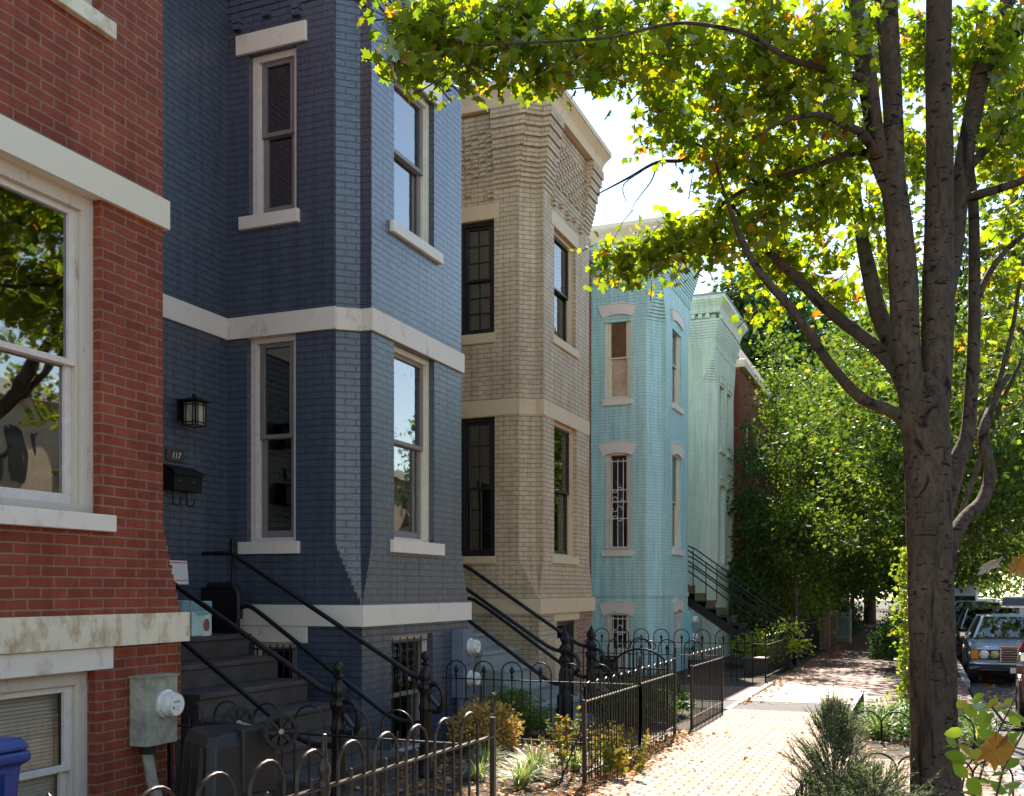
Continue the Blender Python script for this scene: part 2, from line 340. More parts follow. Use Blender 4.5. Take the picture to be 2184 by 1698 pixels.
def bark(name, c1, c2, sc=5.0, scars=True):
    m = bpy.data.materials.new(name); m.use_nodes = True; t = m.node_tree; b = t.nodes['Principled BSDF']; b.inputs['Roughness'].default_value = 0.85
    b.inputs['Specular IOR Level'].default_value = 0.25
    tc = t.nodes.new('ShaderNodeTexCoord')
    def noise(scl, s3, det, lo, hi, dist=0.0, off=0):
        mp = t.nodes.new('ShaderNodeMapping'); mp.inputs['Scale'].default_value = s3; mp.inputs['Location'].default_value = (off, off, off)
        n = t.nodes.new('ShaderNodeTexNoise'); n.inputs['Scale'].default_value = scl; n.inputs['Detail'].default_value = det; n.inputs['Roughness'].default_value = 0.6; n.inputs['Distortion'].default_value = dist
        t.links.new(tc.outputs['Object'], mp.inputs[0]); t.links.new(mp.outputs[0], n.inputs['Vector'])
        r = t.nodes.new('ShaderNodeMapRange'); r.inputs['From Min'].default_value = lo; r.inputs['From Max'].default_value = hi; t.links.new(n.outputs['Fac'], r.inputs['Value']); return r.outputs[0]
    def mix(a, b_, f):
        x = t.nodes.new('ShaderNodeMix'); x.data_type = 'RGBA'; t.links.new(f, x.inputs['Factor'])
        for k, v in (('A', a), ('B', b_)):
            if isinstance(v, tuple): x.inputs[k].default_value = (*v, 1)
            else: t.links.new(v, x.inputs[k])
        return x.outputs['Result']
    pale = tuple(min(1, c*1.55) for c in c1)
    col = mix(c1, pale, noise(2.2, (1, 1, .6), 4, .4, .6))
    col = mix(col, tuple(c*.62 for c in c1), noise(26, (1, 1, .5), 6, .45, .7))
    masks = [noise(5.5, (1, 1, .16), 7, .585, .66, .8, 3)]           # long fissures
    if scars: masks += [noise(6.0, (1, 1, 4.5), 2, .645, .665, .2, 7), noise(3.4, (1.3, 1.3, .8), 7, .61, .66, .9, 11), noise(16, (1, 1, 2.2), 1, .69, .71, 0, 5)]
    for mk in masks: col = mix(col, c2, mk)
    t.links.new(col, b.inputs['Base Color'])
    bp = t.nodes.new('ShaderNodeBump'); bp.inputs['Strength'].default_value = 1.0; bp.inputs['Distance'].default_value = 0.09
    t.links.new(col, bp.inputs['Height']); t.links.new(bp.outputs['Normal'], b.inputs['Normal'])
    return m
M['bark'] = bark('maple_bark', (0.064, 0.045, 0.032), (0.011, 0.008, 0.007))
M['bark2'] = bark('dark_bark', (0.085, 0.065, 0.05), (0.02, 0.015, 0.012), scars=False)
M['twig'] = mat('twig_bark', (0.05, 0.035, 0.03), 0.8)
M['maple'] = leafmat('maple_leaf', [(0, (0.085, 0.140, 0.017)), (0.4, (0.145, 0.205, 0.020)), (0.82, (0.22, 0.265, 0.022)), (0.962, (0.38, 0.31, 0.025)), (0.992, (0.42, 0.15, 0.02))], 0.60, tmul=(1.9, 2.0, 0.8))
M['leaf2'] = leafmat('street_tree_leaf', [(0, (0.028, 0.055, 0.013)), (0.5, (0.065, 0.105, 0.017)), (0.9, (0.15, 0.185, 0.024)), (0.975, (0.34, 0.22, 0.03))], 0.42)
M['leaf3'] = leafmat('bright_green_leaf', [(0, (0.030, 0.060, 0.014)), (0.5, (0.070, 0.115, 0.018)), (1, (0.17, 0.205, 0.026))], 0.42)
M['leaf4'] = leafmat('dark_green_leaf', [(0, (0.022, 0.055, 0.018)), (0.6, (0.045, 0.10, 0.025)), (1, (0.09, 0.17, 0.035))], 0.35)
M['shrubgreen'] = leafmat('boxwood_leaf', [(0, (0.05, 0.09, 0.018)), (0.7, (0.10, 0.16, 0.03)), (1, (0.20, 0.24, 0.05))], 0.3)
M['gold'] = leafmat('golden_foliage', [(0, (0.34, 0.20, 0.05)), (0.6, (0.52, 0.34, 0.10)), (1, (0.6, 0.45, 0.16))], 0.3, tmul=(1.4, 1.3, 1))
M['yellowleaf'] = leafmat('yellowing_leaf', [(0, (0.07, 0.12, 0.02)), (0.5, (0.20, 0.19, 0.025)), (0.85, (0.32, 0.22, 0.03)), (1, (0.36, 0.15, 0.03))], 0.4, tmul=(1.3, 1.3, 1))
M['grass'] = leafmat('strap_leaf', [(0, (0.10, 0.20, 0.05)), (0.6, (0.22, 0.32, 0.09)), (0.85, (0.5, 0.5, 0.3)), (1, (0.45, 0.30, 0.12))], 0.35, tmul=(1.5, 1.5, 1))
M['juniper'] = leafmat('juniper_needle', [(0, (0.10, 0.17, 0.07)), (0.6, (0.20, 0.30, 0.12)), (1, (0.34, 0.42, 0.2))], 0.3, tmul=(1.4, 1.4, 1))
M['litter'] = leafmat('fallen_leaf', [(0, (0.33, 0.13, 0.04)), (0.4, (0.45, 0.22, 0.08)), (0.7, (0.28, 0.14, 0.07)), (0.9, (0.52, 0.36, 0.2)), (1, (0.5, 0.1, 0.03))], 0.2, tmul=(1.2, 1.2, 1))
M['orange'] = leafmat('orange_leaf', [(0, (0.33, 0.15, 0.03)), (1, (0.40, 0.22, 0.04))], 0.35, tmul=(1.2, 1.1, 1))
M['litterpale'] = leafmat('dry_pale_leaf', [(0, (0.30, 0.25, 0.21)), (1, (0.36, 0.30, 0.25))], 0.2, tmul=(1, 1, 1))
M['limeleaf'] = leafmat('lime_leaf', [(0, (0.15, 0.25, 0.03)), (0.7, (0.26, 0.35, 0.04)), (1, (0.38, 0.33, 0.05))], 0.5, tmul=(1.5, 1.5, 1))

# ------------------------------------------------------------------ ground
def strip(name, x0, x1, y0, y1, dz, m, kind='structure', ny=1):
    b = MB(); ys = [y0+(y1-y0)*i/ny for i in range(ny+1)]
    for a, c in zip(ys[:-1], ys[1:]):
        b.quad((x0, a, gz(a)+dz), (x1, a, gz(a)+dz), (x1, c, gz(c)+dz), (x0, c, gz(c)+dz))
    o = b.build(name, m); o['kind'] = kind; return o
def split(name, x0, x1, y0, y1, dz, m, kind='structure'):
    """flat before y = 0, sloping after"""
    b = MB()
    for a, c in ((y0, min(0, y1)), (max(0, y0), y1)):
        if c <= a: continue
        b.quad((x0, a, gz(a)+dz), (x1, a, gz(a)+dz), (x1, c, gz(c)+dz), (x0, c, gz(c)+dz))
    o = b.build(name, m); o['kind'] = kind; return o
split('ground', -400, 400, -200, 900, -0.17, M['earth'])
split('road', 0.88, 12.0, -60, 600, -0.13, M['asphalt'])
# front gardens and verge stand at pavement level
split('garden_soil', -16, -2.62, -20, 120, -0.012, M['soil'])
split('verge', -2.62, 0.78, -20, 300, -0.010, M['earth'])
split('sidewalk', -2.66, -0.78, -20, 15.35, 0.0, M['pave'])
split('driveway', -16.0, 1.3, 15.35, 16.7, -0.004, M['asphalt'])
split('cobbled_apron', -2.62, -1.55, 16.7, 20.1, 0.0, M['cobble'])
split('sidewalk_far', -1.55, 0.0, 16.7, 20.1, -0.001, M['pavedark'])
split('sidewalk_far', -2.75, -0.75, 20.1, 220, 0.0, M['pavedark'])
split('stone_slab', -1.55, -0.85, 17.6, 19.7, 0.004, M['concrete'])
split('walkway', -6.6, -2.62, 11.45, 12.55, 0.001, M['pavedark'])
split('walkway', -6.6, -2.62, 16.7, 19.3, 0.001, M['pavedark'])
split('brick_crossing', -0.78, 0.77, 9.35, 11.2, 0.0, M['pave'])
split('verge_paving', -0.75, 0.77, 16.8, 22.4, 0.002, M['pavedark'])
b = MB()
for a, c in ((-20, 15.2), (22.4, 200)):
    n = 12
    for i in range(n):
        ya = a+(c-a)*i/n; yc = a+(c-a)*(i+1)/n-0.012
        z = gz(max(ya, 0))
        b.box(0.76, 0.90, ya, yc, z-0.2, z+0.004)
o = b.build('kerb', M['kerb'], bevel=0.012); o['kind'] = 'structure'
b = MB(); b.box(-2.72, -2.62, 15.3, 20.0, -0.4, gz(18)+0.03); o = b.build('path_edging', M['concrete'], bevel=0.01); o['kind'] = 'structure'
b = MB(); b.box(12.0, 12.15, -60, 200, -0.8, -0.02); o = b.build('kerb_opposite', M['kerb']); o['kind'] = 'structure'
split('sidewalk_opposite', 12.15, 15.5, -60, 200, -0.02, M['pave'])

# ------------------------------------------------------------------ row houses
COUR = 0.0677
def frame_y(y): return (Vector((0, y, 0)), Vector((1, 0, 0)), Vector((0, -1, 0)), Vector((0, 0, 1)))   # wall facing -Y, u = x
def frame_x(x): return (Vector((x, 0, 0)), Vector((0, 1, 0)), Vector((1, 0, 0)), Vector((0, 0, 1)))    # wall facing +X, u = y

def panel(mb, p, q, z0, z1, holes=(), rev=0.12):
    p = Vector((*p, 0)); q = Vector((*q, 0)); L = (q-p).length
    if L < 1e-4: return
    d = (q-p)/L; n = Vector((d.y, -d.x, 0)); hs = []
    for h in holes:   # (world coordinate along the wall axis)
        ax = 0 if abs(d.x) > 0.7 else 1
        hs.append(((h[0]-p[ax])*(1 if d[ax] > 0 else -1), (h[1]-p[ax])*(1 if d[ax] > 0 else -1), max(h[2], z0), min(h[3], z1)))
    hs = [h for h in hs if h[3] > h[2]+1e-4]
    us = sorted({0, L, *[h[0] for h in hs], *[h[1] for h in hs]}); zs = sorted({z0, z1, *[h[2] for h in hs], *[h[3] for h in hs]})
    def pt(u, z, k=0): return p+d*u-n*k+Vector((0, 0, z))
    for a, b_ in zip(us[:-1], us[1:]):
        for c, e in zip(zs[:-1], zs[1:]):
            if any(h[0]-1e-5 <= a and b_ <= h[1]+1e-5 and h[2]-1e-5 <= c and e <= h[3]+1e-5 for h in hs): continue
            mb.quad(pt(a, c), pt(b_, c), pt(b_, e), pt(a, e))
    for u0, u1, c, e in hs:
        mb.quad(pt(u0, c), pt(u0, e), pt(u0, e, rev), pt(u0, c, rev)); mb.quad(pt(u1, e), pt(u1, c), pt(u1, c, rev), pt(u1, e, rev))
        if e < z1-1e-4: mb.quad(pt(u1, e), pt(u1, e, rev), pt(u0, e, rev), pt(u0, e))
        if c > z0+1e-4: mb.quad(pt(u0, c), pt(u0, c, rev), pt(u1, c, rev), pt(u1, c))

def outline(y0, y1, xf, xin, k=1.0, e=0.0, ew=None, a=0.32, b=0.13, s=0.19, r=0.04, pier=0.36):
    """bay plan, near side -> face -> far side; k scales the corner recess, e pushes the courses outward"""
    if ew is None: ew = e
    a, b, s, r = a*k, b*k, s*k, r*k
    near = [(xin, y0-ew), (xf-a-pier, y0-ew), (xf-a-pier, y0-e), (xf-a+e, y0-e), (xf-a+e, y0-e+r), (xf-b+e, y0-e+s), (xf+e, y0-e+s), (xf+e, y0+s+pier), (xf+ew, y0+s+pier)]
    far = [(x, y0+y1-y) for x, y in reversed(near)]
    return near+far

def bay(name, root, mt, y0, y1, xf, xin, zbase, ztop, side_holes=(), face_holes=(), square_base=True, zc0=7.45, zc1=8.6, kw={}, step=0.012, stepw=0.004, band_z=1.49, top_k=None, mat2=None, dent=True, rev=0.12):
    mb = MB(); W = lambda **q: outline(y0, y1, xf, xin, **{**kw, **q})
    def walls(ol, z0, z1):
        n = len(ol)
        for i in range(n-1):
            p, q = ol[i], ol[i+1]
            if math.hypot(q[0]-p[0], q[1]-p[1]) < 1e-4: continue
            dx, dy = q[0]-p[0], q[1]-p[1]
            hs = ()
            panel(mb, p, q, z0, z1, hs, rev)
    def walls_merged(k, z0, z1):
        a = kw.get('a', .32)*k; b_ = kw.get('b', .13)*k; s = kw.get('s', .19)*k; r = kw.get('r', .04)*k
        panel(mb, (xin, y0), (xf-a, y0), z0, z1, side_holes, rev)
        if k > 0:
            if r > 0: panel(mb, (xf-a, y0), (xf-a, y0+r), z0, z1)
            panel(mb, (xf-a, y0+r), (xf-b_, y0+s), z0, z1)
            if b_ > 0: panel(mb, (xf-b_, y0+s), (xf, y0+s), z0, z1)
        panel(mb, (xf, y0+s), (xf, y1-s), z0, z1, face_holes, rev)
        if k > 0:
            if b_ > 0: panel(mb, (xf, y1-s), (xf-b_, y1-s), z0, z1)
            panel(mb, (xf-b_, y1-s), (xf-a, y1-r), z0, z1)
            if r > 0: panel(mb, (xf-a, y1-r), (xf-a, y1), z0, z1)
        panel(mb, (xf-a, y1), (xin, y1), z0, z1)
    def course(ol, z0, z1, holes=True):
        # one projecting course: walls plus its upper and lower ledges
        n = len(ol); walls(ol, z0, z1)
        mb.poly([(x, y, z1) for x, y in ol]); mb.poly([(x, y, z0) for x, y in reversed(ol)])
    if square_base:
        walls_merged(0, zbase, band_z)
        N = 9
        for i in range(N):
            k = (i+0.6)/N; z0 = band_z+i*COUR
            ak, bk, sk, rk = .32*k, .13*k, .19*k, .04*k
            z1 = z0+COUR
            panel(mb, (xin, y0), (xf-ak, y0), z0, z1, side_holes, rev); panel(mb, (xf-ak, y0), (xf-ak, y0+rk), z0, z1); panel(mb, (xf-ak, y0+rk), (xf-bk, y0+sk), z0, z1)
            panel(mb, (xf-bk, y0+sk), (xf, y0+sk), z0, z1); panel(mb, (xf, y0+sk), (xf, y1-sk), z0, z1, face_holes, rev)
            panel(mb, (xf, y1-sk), (xf-bk, y1-sk), z0, z1); panel(mb, (xf-bk, y1-sk), (xf-ak, y1-rk), z0, z1); panel(mb, (xf-ak, y1-rk), (xf-ak, y1), z0, z1); panel(mb, (xf-ak, y1), (xin, y1), z0, z1)
            for s_ in (0, 1):     # small ledge of each step, near and far corner
                f = (lambda y: y) if s_ == 0 else (lambda y: y0+y1-y)
                pts = [(xf-ak-.05, f(y0), z1), (xf, f(y0), z1), (xf, f(y0+sk+.06), z1)]
                pin = [(xf-ak-.05, f(y0+.0005), z1), (xf-ak-0.05, f(y0+sk+.06), z1), (xf, f(y0+sk+.06), z1), (xf, f(y0+sk), z1), (xf-bk, f(y0+sk), z1), (xf-ak, f(y0+rk), z1), (xf-ak, f(y0), z1)]
                mb.poly(pin)
        zm = band_z+N*COUR
        walls_merged(1, zm, zc0)
    else:
        walls_merged(1, zbase, zc0)
    # corbelled top
    N = int(round((zc1-zc0)/COUR))
    for i in range(N):
        z0 = zc0+i*COUR; z1 = z0+COUR*0.93
        k = 1.0
        if top_k: k = top_k(i, N)
        e = step*(i+1) if (i % 2 == 0 or i < 6) else step*i
        course(W(k=k, e=e, ew=min(e, stepw*(i+1))), z0, z1)
        course(W(k=k, e=e-0.006, ew=min(e, stepw*(i+1))-0.006), z1, z0+COUR)
    if zc1 < ztop: walls_merged(1, zc1, ztop)
    # header blocks patterned over the frieze between the corner piers
    if dent:
        fs = [(frame_y(y0), xin+0.08, xf-kw.get('a', .32)-kw.get('pier', .36)), (frame_x(xf), y0+.19+kw.get('pier', .36), y1-.19-kw.get('pier', .36))]
        for fr, u0, u1 in fs:
            nb = max(1, int((u1-u0)/0.105))
            for i in range(-2, N-3):
                z0 = zc0+i*COUR
                base = max(0, stepw*(i+1))
                for j in range(nb):
                    u = u0+(j+0.5)*(u1-u0)/nb
                    if i in (-2, -1):
                        if j % 3 != 0 or (i == -2 and j % 6): continue
                    elif i < 3: continue
                    elif (i+2*(j % 2)+j//2) % 3 == 0: continue
                    mb.box(u-0.043, u+0.043, -0.02, base+(0.05 if i < 0 else 0.022), z0+0.004, z0+COUR-0.008, fr)
    return mb.build('wall', mt, root)

def cornice(root, y0, y1, xf, xin, z, mt, e0, prof, kw={}, k=1.0, ycut=None, name='cornice'):
    mb = MB(); rs = []
    for dz, de in prof:
        ol = outline(y0, y1, xf, xin, k=k, e=e0+de, **kw); rs.append([(x, y, z+dz) for x, y in ol])
    mb.ring(rs); return mb.build(name, mt, root)

def window(root, fr, u0, u1, z0, z1, casing='casing', sash='sash', rev=0.12, cw=0.055, sw=0.05, meet=0.5, mun=None, back='dark', glass='glass', top=True, cd=0.045, halfback=None, arch=0):
    """double-hung window set back in its opening; parts of the house: window > sash, pane, curtain"""
    mb = MB(); n0 = -rev-0.02
    def B(m, a, b_, n, o, c, d): m.box(a, b_, n, o, c, d, fr)
    B(mb, u0, u0+cw, n0, n0+cd+.03, z0, z1); B(mb, u1-cw, u1, n0, n0+cd+.03, z0, z1); B(mb, u0+cw, u1-cw, n0, n0+cd+.03, z1-cw, z1)
    B(mb, u0+cw, u1-cw, n0, n0+cd+.03, z0, z0+cw*0.6)
    B(mb, u0+cw, u0+cw+.018, n0, n0+cd, z0+cw*.6, z1-cw); B(mb, u1-cw-.018, u1-cw, n0, n0+cd, z0+cw*.6, z1-cw)
    w = mb.build('window', M[casing], root, bevel=0.004)
    a, b_ = u0+cw+.018, u1-cw-.018; c, d = z0+cw*.6, z1-cw; zm = c+(d-c)*meet
    ms = MB()
    for (c0, c1, nn) in ((zm-.02, d, n0+.012), (c, zm+.02, n0-.022)):
        bot = sw*1.35 if c0 == c else sw*.8
        B(ms, a, a+sw, nn, nn+.03, c0, c1); B(ms, b_-sw, b_, nn, nn+.03, c0, c1); B(ms, a+sw, b_-sw, nn, nn+.03, c0, c0+bot); B(ms, a+sw, b_-sw, nn, nn+.03, c1-sw*.8, c1)
        if mun:
            for i in range(1, mun[0]):
                u = a+sw+(b_-a-2*sw)*i/mun[0]; B(ms, u-.009, u+.009, nn+.004, nn+.024, c0+bot, c1-sw*.8)
            for j in range(1, mun[1]):
                z = c0+bot+(c1-sw*.8-c0-bot)*j/mun[1]; B(ms, a+sw, b_-sw, nn+.005, nn+.023, z-.009, z+.009)
    ms.build('sash', M[sash], w, bevel=0.003)
    for (c0, c1, nn) in ((zm+.0, d-.02, n0+.016), (c+.03, zm, n0-.018)):
        g = MB(); g.quad(*[fr[0]+fr[1]*u+fr[2]*nn+fr[3]*z for u, z in ((a+.02, c0), (b_-.02, c0), (b_-.02, c1), (a+.02, c1))]); g.build('pane', M[glass], w)
    g = MB()
    if halfback:    # (fraction, material above)
        zs = c+(d-c)*halfback[0]
        B(g, a, b_, n0-.10, n0-.095, zs, d)
        g.build('roller_shade', M[halfback[1]], w); g = MB()
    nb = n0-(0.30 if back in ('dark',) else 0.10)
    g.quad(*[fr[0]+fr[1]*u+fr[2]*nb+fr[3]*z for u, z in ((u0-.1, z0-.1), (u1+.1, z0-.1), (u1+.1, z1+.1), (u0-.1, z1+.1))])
    g.build('curtain', M[back], w)  # the near-black sheet paints in the unlit room; paler ones are hangings
    if back != 'slats': return w
def sill(root, fr, u0, u1, z0, z1, mt, pr=0.045, rev=0.12, name='sill'):
    b = MB(); b.box(u0, u1, -rev, pr, z0, z1, fr); return b.build(name, M[mt], root, bevel=0.006)
def hood(root, fr, u0, u1, zc, zt, rise, mt, iw=0.09, pr=0.035, n=12, name='hood'):
    """segmental hood of painted voussoirs"""
    b = MB(); um = (u0+u1)/2
    rings = []
    for i in range(n+1):
        t = -1+2*i/n
        uo = um+t*(u1-u0)/2; ui = um+t*((u1-u0)/2-iw)
        zo = zt-rise*t*t; zi = zc+rise*(1-t*t)
        # slight groove between voussoirs
        rings.append([fr[0]+fr[1]*u+fr[2]*nn+fr[3]*z for u, z, nn in ((ui, zi, -.06), (ui, zi, pr), (uo, zo, pr), (uo+(.01*t), zo+.012, pr+.012), (uo, zo+.03, pr+.012), (uo, zo+.03, -.02))])
    b.ring(rings); o = b.build(name, M[mt], root)
    g = MB()
    return o
def bars(root, fr, u0, u1, z0, z1, nv, nh, mt, n=0.02, r=0.008, scroll=False, over=0.04):
    b = MB()
    for i in range(nv):
        u = u0+(u1-u0)*i/(nv-1)
        b.tube([fr[0]+fr[1]*u+fr[2]*n+fr[3]*z for z in (z0, z1)], r, 6)
    for j in range(nh):
        z = z0+.05+(z1-z0-.1)*j/(nh-1)
        b.tube([fr[0]+fr[1]*u+fr[2]*(n+.014)+fr[3]*z for u in (u0-over, u1+over)], r*1.2, 6)
    if scroll:
        um = (u0+u1)/2; zc = (z0+z1)/2; h = (z1-z0)*scroll
        for s in (-1, 1):
            for q in range(4):
                cz = zc-h/2+h*(q+.5)/4; sg = s*(1 if q % 2 else -1)
                pts = []
                for k in range(15):
                    t = k/14*3.9; rr = 0.075*(1-k/14*.72)
                    pts.append(fr[0]+fr[1]*(um+sg*(.07-rr*math.cos(t)))+fr[2]*(n+.026)+fr[3]*(cz+rr*math.sin(t)*(1 if s > 0 else -1)))
                b.tube(pts, .009, 5)
    return b.build('window_bars', M[mt], root, smooth=50)

def body(root, y0, y1, xin, ztop, mt, zbase=-0.4, door=None, roofm='roof'):
    """main mass of the house behind the bay; its street wall is at xin"""
    mb = MB()
    hs = [door] if door else []
    panel(mb, (xin, y0), (xin, y1), zbase, ztop, hs, 0.12)
    panel(mb, (xin-9, y0), (xin, y0), zbase, ztop); panel(mb, (xin, y1), (xin-9, y1), zbase, ztop); panel(mb, (xin-9, y1), (xin-9, y0), zbase, ztop)
    mb.build('main_wall', mt, root)
    b = MB(); b.box(xin-9.05, xin+0.04, y0+.003, y1-.003, ztop, ztop+.12); b.build('roof', M[roofm], root)
    if door:
        d = MB(); fr = frame_x(xin); u0, u1, z0, z1 = door
        d.box(u0, u1, -.13, -.09, z0, z1, fr); o = d.build('door', M['blackframe'], root)
        for (c, e) in ((.12, .42), (.5, .9)):
            q = MB(); q.box(u0+.15, u1-.15, -.09, -.075, z0+(z1-z0)*c, z0+(z1-z0)*e, fr); q.build('door_panel', M['iron'], o, bevel=.008)
        k = MB(); k.lathe([(0, 0), (.03, .01), (.03, .04), (0, .05)], 10, at=(u1-.08, 0, 0), fr=(fr[0]+fr[2]*-.09+fr[3]*(z0+1.0), fr[1], fr[3], fr[2])); k.build('handle', M['galv'], o, smooth=True)

XF = -5.1; XIN = -6.7
ZT = 8.9
PROF = [(0, 0), (0.05, .02), (.08, .03), (.12, .05), (.18, .10), (.23, .15), (.25, .15), (.25, .17), (.33, .17), (.33, .05)]

def bandbox(root, y0, y1, z0, z1, mt, k, pr, xf=XF, xin=XIN, name='band', join=None, hide=()):
    mb = MB(); ol = outline(y0, y1, xf, xin, k=k, e=pr); mb.ring([[(x, y, z) for x, y in ol] for z in (z0, z1)])
    o = mb.build(name, M[mt], root, bevel=0.005); return o

# --- red house (nearest)
rh = thing('red_house', (-6.0, 4.8, 0), 'unpainted red brick row house with cream stone bands, nearest at the left edge', 'house', 'row houses on the left side of the street')
RX = -5.0
RF = [(4.12, 5.245, 2.14, 4.21), (4.12, 5.24, 5.40, 7.2), (4.10, 5.20, -0.2, 1.125)]
bay('wall', rh, M['red'], 3.50, 6.03, RX, XIN, -0.4, ZT, face_holes=RF, zc0=7.9, zc1=8.9)
body(rh, 1.0, 6.30, XIN, ZT, M['red'])
bandbox(rh, 3.50, 6.03, 4.207, 4.41, 'cream_band', 1.0, 0.035, RX)
bandbox(rh, 3.50, 6.03, 1.275, 1.485, 'cream_stone', 0.0, 0.045, RX, name='water_table')
cornice(rh, 3.5, 6.03, RX, XIN, 8.9, M['cream_paint'], .15, PROF)
fx = frame_x(RX)
sill(rh, fx, 4.02, 5.34, 2.03, 2.14, 'white_stone', .05)
sill(rh, fx, 4.02, 5.34, 5.29, 5.40, 'cream_stone', .05)
sill(rh, fx, 3.95, 5.345, 1.125, 1.272, 'white_stone', .018, rev=.06, name='lintel')
w = window(rh, fx, 4.12, 5.245, 2.14, 4.21, 'oldwood', 'casing', meet=.48, cw=.10, sw=.05, glass='wavyglass', cd=.05, back='dim')
w = window(rh, fx, 4.12, 5.24, 5.40, 7.2, 'oldwood', 'casing', cw=.09, glass='glass', back='shade')
w = window(rh, fx, 4.10, 5.20, -0.2, 1.125, 'oldwood', 'casing', meet=.55, cw=.09, sw=.055, back='shade', glass='blindglass')
bl = MB()
for i in range(48):
    z = 1.0-i*.024
    bl.box(4.22, 5.08, -.215, -.195, z, z+.002, (fx[0]+Vector((0, 0, 0)), fx[1], (fx[2]*.9+fx[3]*.45), (fx[3]*.9-fx[2]*.45))) if False else bl.quad(*[fx[0]+fx[1]*u+fx[2]*n+fx[3]*zz for u, n, zz in ((4.22, -.19, z), (5.08, -.19, z), (5.08, -.205, z+.019), (4.22, -.205, z+.019))])
bl.build('blind', M['slat'], w)

# --- blue house
bh = thing('blue_house', (-6.0, 9.0, 0), 'dark blue painted brick row house with white bands and a square bay', 'house', 'row houses on the left side of the street')
SW = [(-6.43, -5.855, 5.485, 7.155), (-6.455, -5.862, 2.14, 4.255), (-6.41, -5.855, .10, 1.11)]
FW = [(9.46, 10.405, 5.47, 7.12), (9.46, 10.41, 2.17, 4.225), (9.40, 10.37, -0.1, 1.165)]
bay('wall', bh, M['blue'], 8.80, 11.33, XF, XIN, -.5, ZT, SW, FW, zc0=7.55, zc1=8.75, step=.014)
body(bh, 6.30, 11.38, XIN, ZT, M['blue'], door=(6.55, 7.5, 1.23, 3.55))
bandbox(bh, 8.80, 11.33, 4.235, 4.455, 'white_stone', 1.0, .03)
b = MB(); b.box(6.30, 8.768, -.02, .03, 4.235, 4.455, frame_x(XIN)); b.build('band', M['white_stone'], bh, bevel=.004)
bandbox(bh, 8.80, 11.33, 1.285, 1.495, 'white_stone', 0.0, .035, name='water_table')
cornice(bh, 8.8, 11.33, XF, XIN, 8.75, M['white'], .18, PROF)
fy = frame_y(8.80); fx = frame_x(XF)
sill(bh, fy, -6.575, -5.729, 7.157, 7.36, 'white_stone', .03, name='lintel', rev=.10); sill(bh, fy, -6.53, -5.815, 5.35, 5.482, 'white_stone')
sill(bh, fy, -6.54, -5.812, 2.012, 2.138, 'white_stone'); sill(bh, fy, -6.58, -5.723, 1.112, 1.282, 'white_stone', .02, name='lintel', rev=.10)
sill(bh, fx, 9.36, 10.555, 7.122, 7.36, 'white_stone', .03, name='lintel', rev=.10); sill(bh, fx, 9.37, 10.56, 5.35, 5.468, 'white_stone')
sill(bh, fx, 9.38, 10.60, 2.035, 2.168, 'white_stone')
for fr, q in ((fy, SW), (fx, FW)):
    for i, h in enumerate(q):
        if i < 2: window(bh, fr, *h, 'casing' if fr is fy else 'cream_paint', 'sash', glass='wavyglass' if fr is fx else 'glass', cw=.06 if fr is fx else .07, sw=.055, meet=.52, back='dark')
        else:
            w = window(bh, fr, *h, 'casing', 'sash', cw=.05, meet=.5)
            bars(w, fr, h[0]+.07, h[1]-.09, max(h[2], .0), h[3]-.02, 6, 2, 'iron', n=-.02, r=.007)

# --- beige house
gh = thing('beige_house', (-6.0, 14.0, 0), 'beige painted brick row house with black windows and a patterned brick frieze', 'house', 'row houses on the left side of the street')
SW = [(-6.38, -5.80, 5.405, 7.07), (-6.365, -5.79, 2.14, 4.18)]
FW = [(14.47, 15.50, 5.45, 7.08), (14.47, 15.54, 2.165, 4.19), (14.6, 15.6, -.2, 1.17)]
bay('wall', gh, M['beige'], 13.82, 16.40, XF, XIN, -.5, ZT, SW, FW, zc0=7.50, zc1=8.60, step=.013)
body(gh, 11.38, 16.45, XIN, 8.75, M['beige'], door=(11.7, 12.65, 1.05, 3.4))
bandbox(gh, 13.82, 16.40, 4.195, 4.42, 'beige_stone', 1.0, .006)
bandbox(gh, 13.82, 16.40, 1.295, 1.52, 'beige_stone', 0.0, .035, name='water_table')
cornice(gh, 13.82, 16.40, XF, XIN, 8.60, M['beige_stone'], .17, [(a, c*.75) for a, c in PROF])
fy = frame_y(13.82); fx = frame_x(XF)
for q_, f_ in (((-6.60, -5.72, -.02, .005, 7.075, 7.29), fy), ((14.35, 15.62, -.02, .005, 7.085, 7.29), fx), ((14.45, 15.68, -.02, .006, 1.175, 1.29), fx)):
    b = MB(); b.box(*q_, f_); b.build('lintel', M['beige_stone'], gh)
b = MB(); b.box(15.62, 16.37, -.02, .005, 0.0, 1.29, fx); b.build('bare_brick_patch', M['barered'], gh)
sill(gh, fy, -6.50, -5.785, 5.26, 5.402, 'beige_stone', .035); sill(gh, fy, -6.50, -5.77, 2.03, 2.137, 'beige_stone', .035)
sill(gh, fx, 14.38, 15.60, 5.32, 5.447, 'beige_stone', .03); sill(gh, fx, 14.38, 15.60, 2.04, 2.162, 'beige_stone', .03)
for i, h in enumerate(SW): window(gh, fy, *h, 'blackframe', 'blackframe', cw=.06, sw=.05, mun=(2, 3), back='shade' if i == 0 else 'dim')
for i, h in enumerate(FW): window(gh, fx, *h, 'beige_stone' if i < 2 else 'blackframe', 'blackframe', cw=.05, sw=.04, back='dark', glass='glass')
g = MB()
for i in range(9):
    for s_ in (-1, 1):
        u = -6.50+i*.038
        g.tube([fy[0]+fy[1]*(u if s_ > 0 else u)+fy[2]*.012+fy[3]*(8.42), fy[0]+fy[1]*(u+s_*.07)+fy[2]*.012+fy[3]*8.53], .004, 4)
g.build('vent_grille', M['beige_stone'], gh)
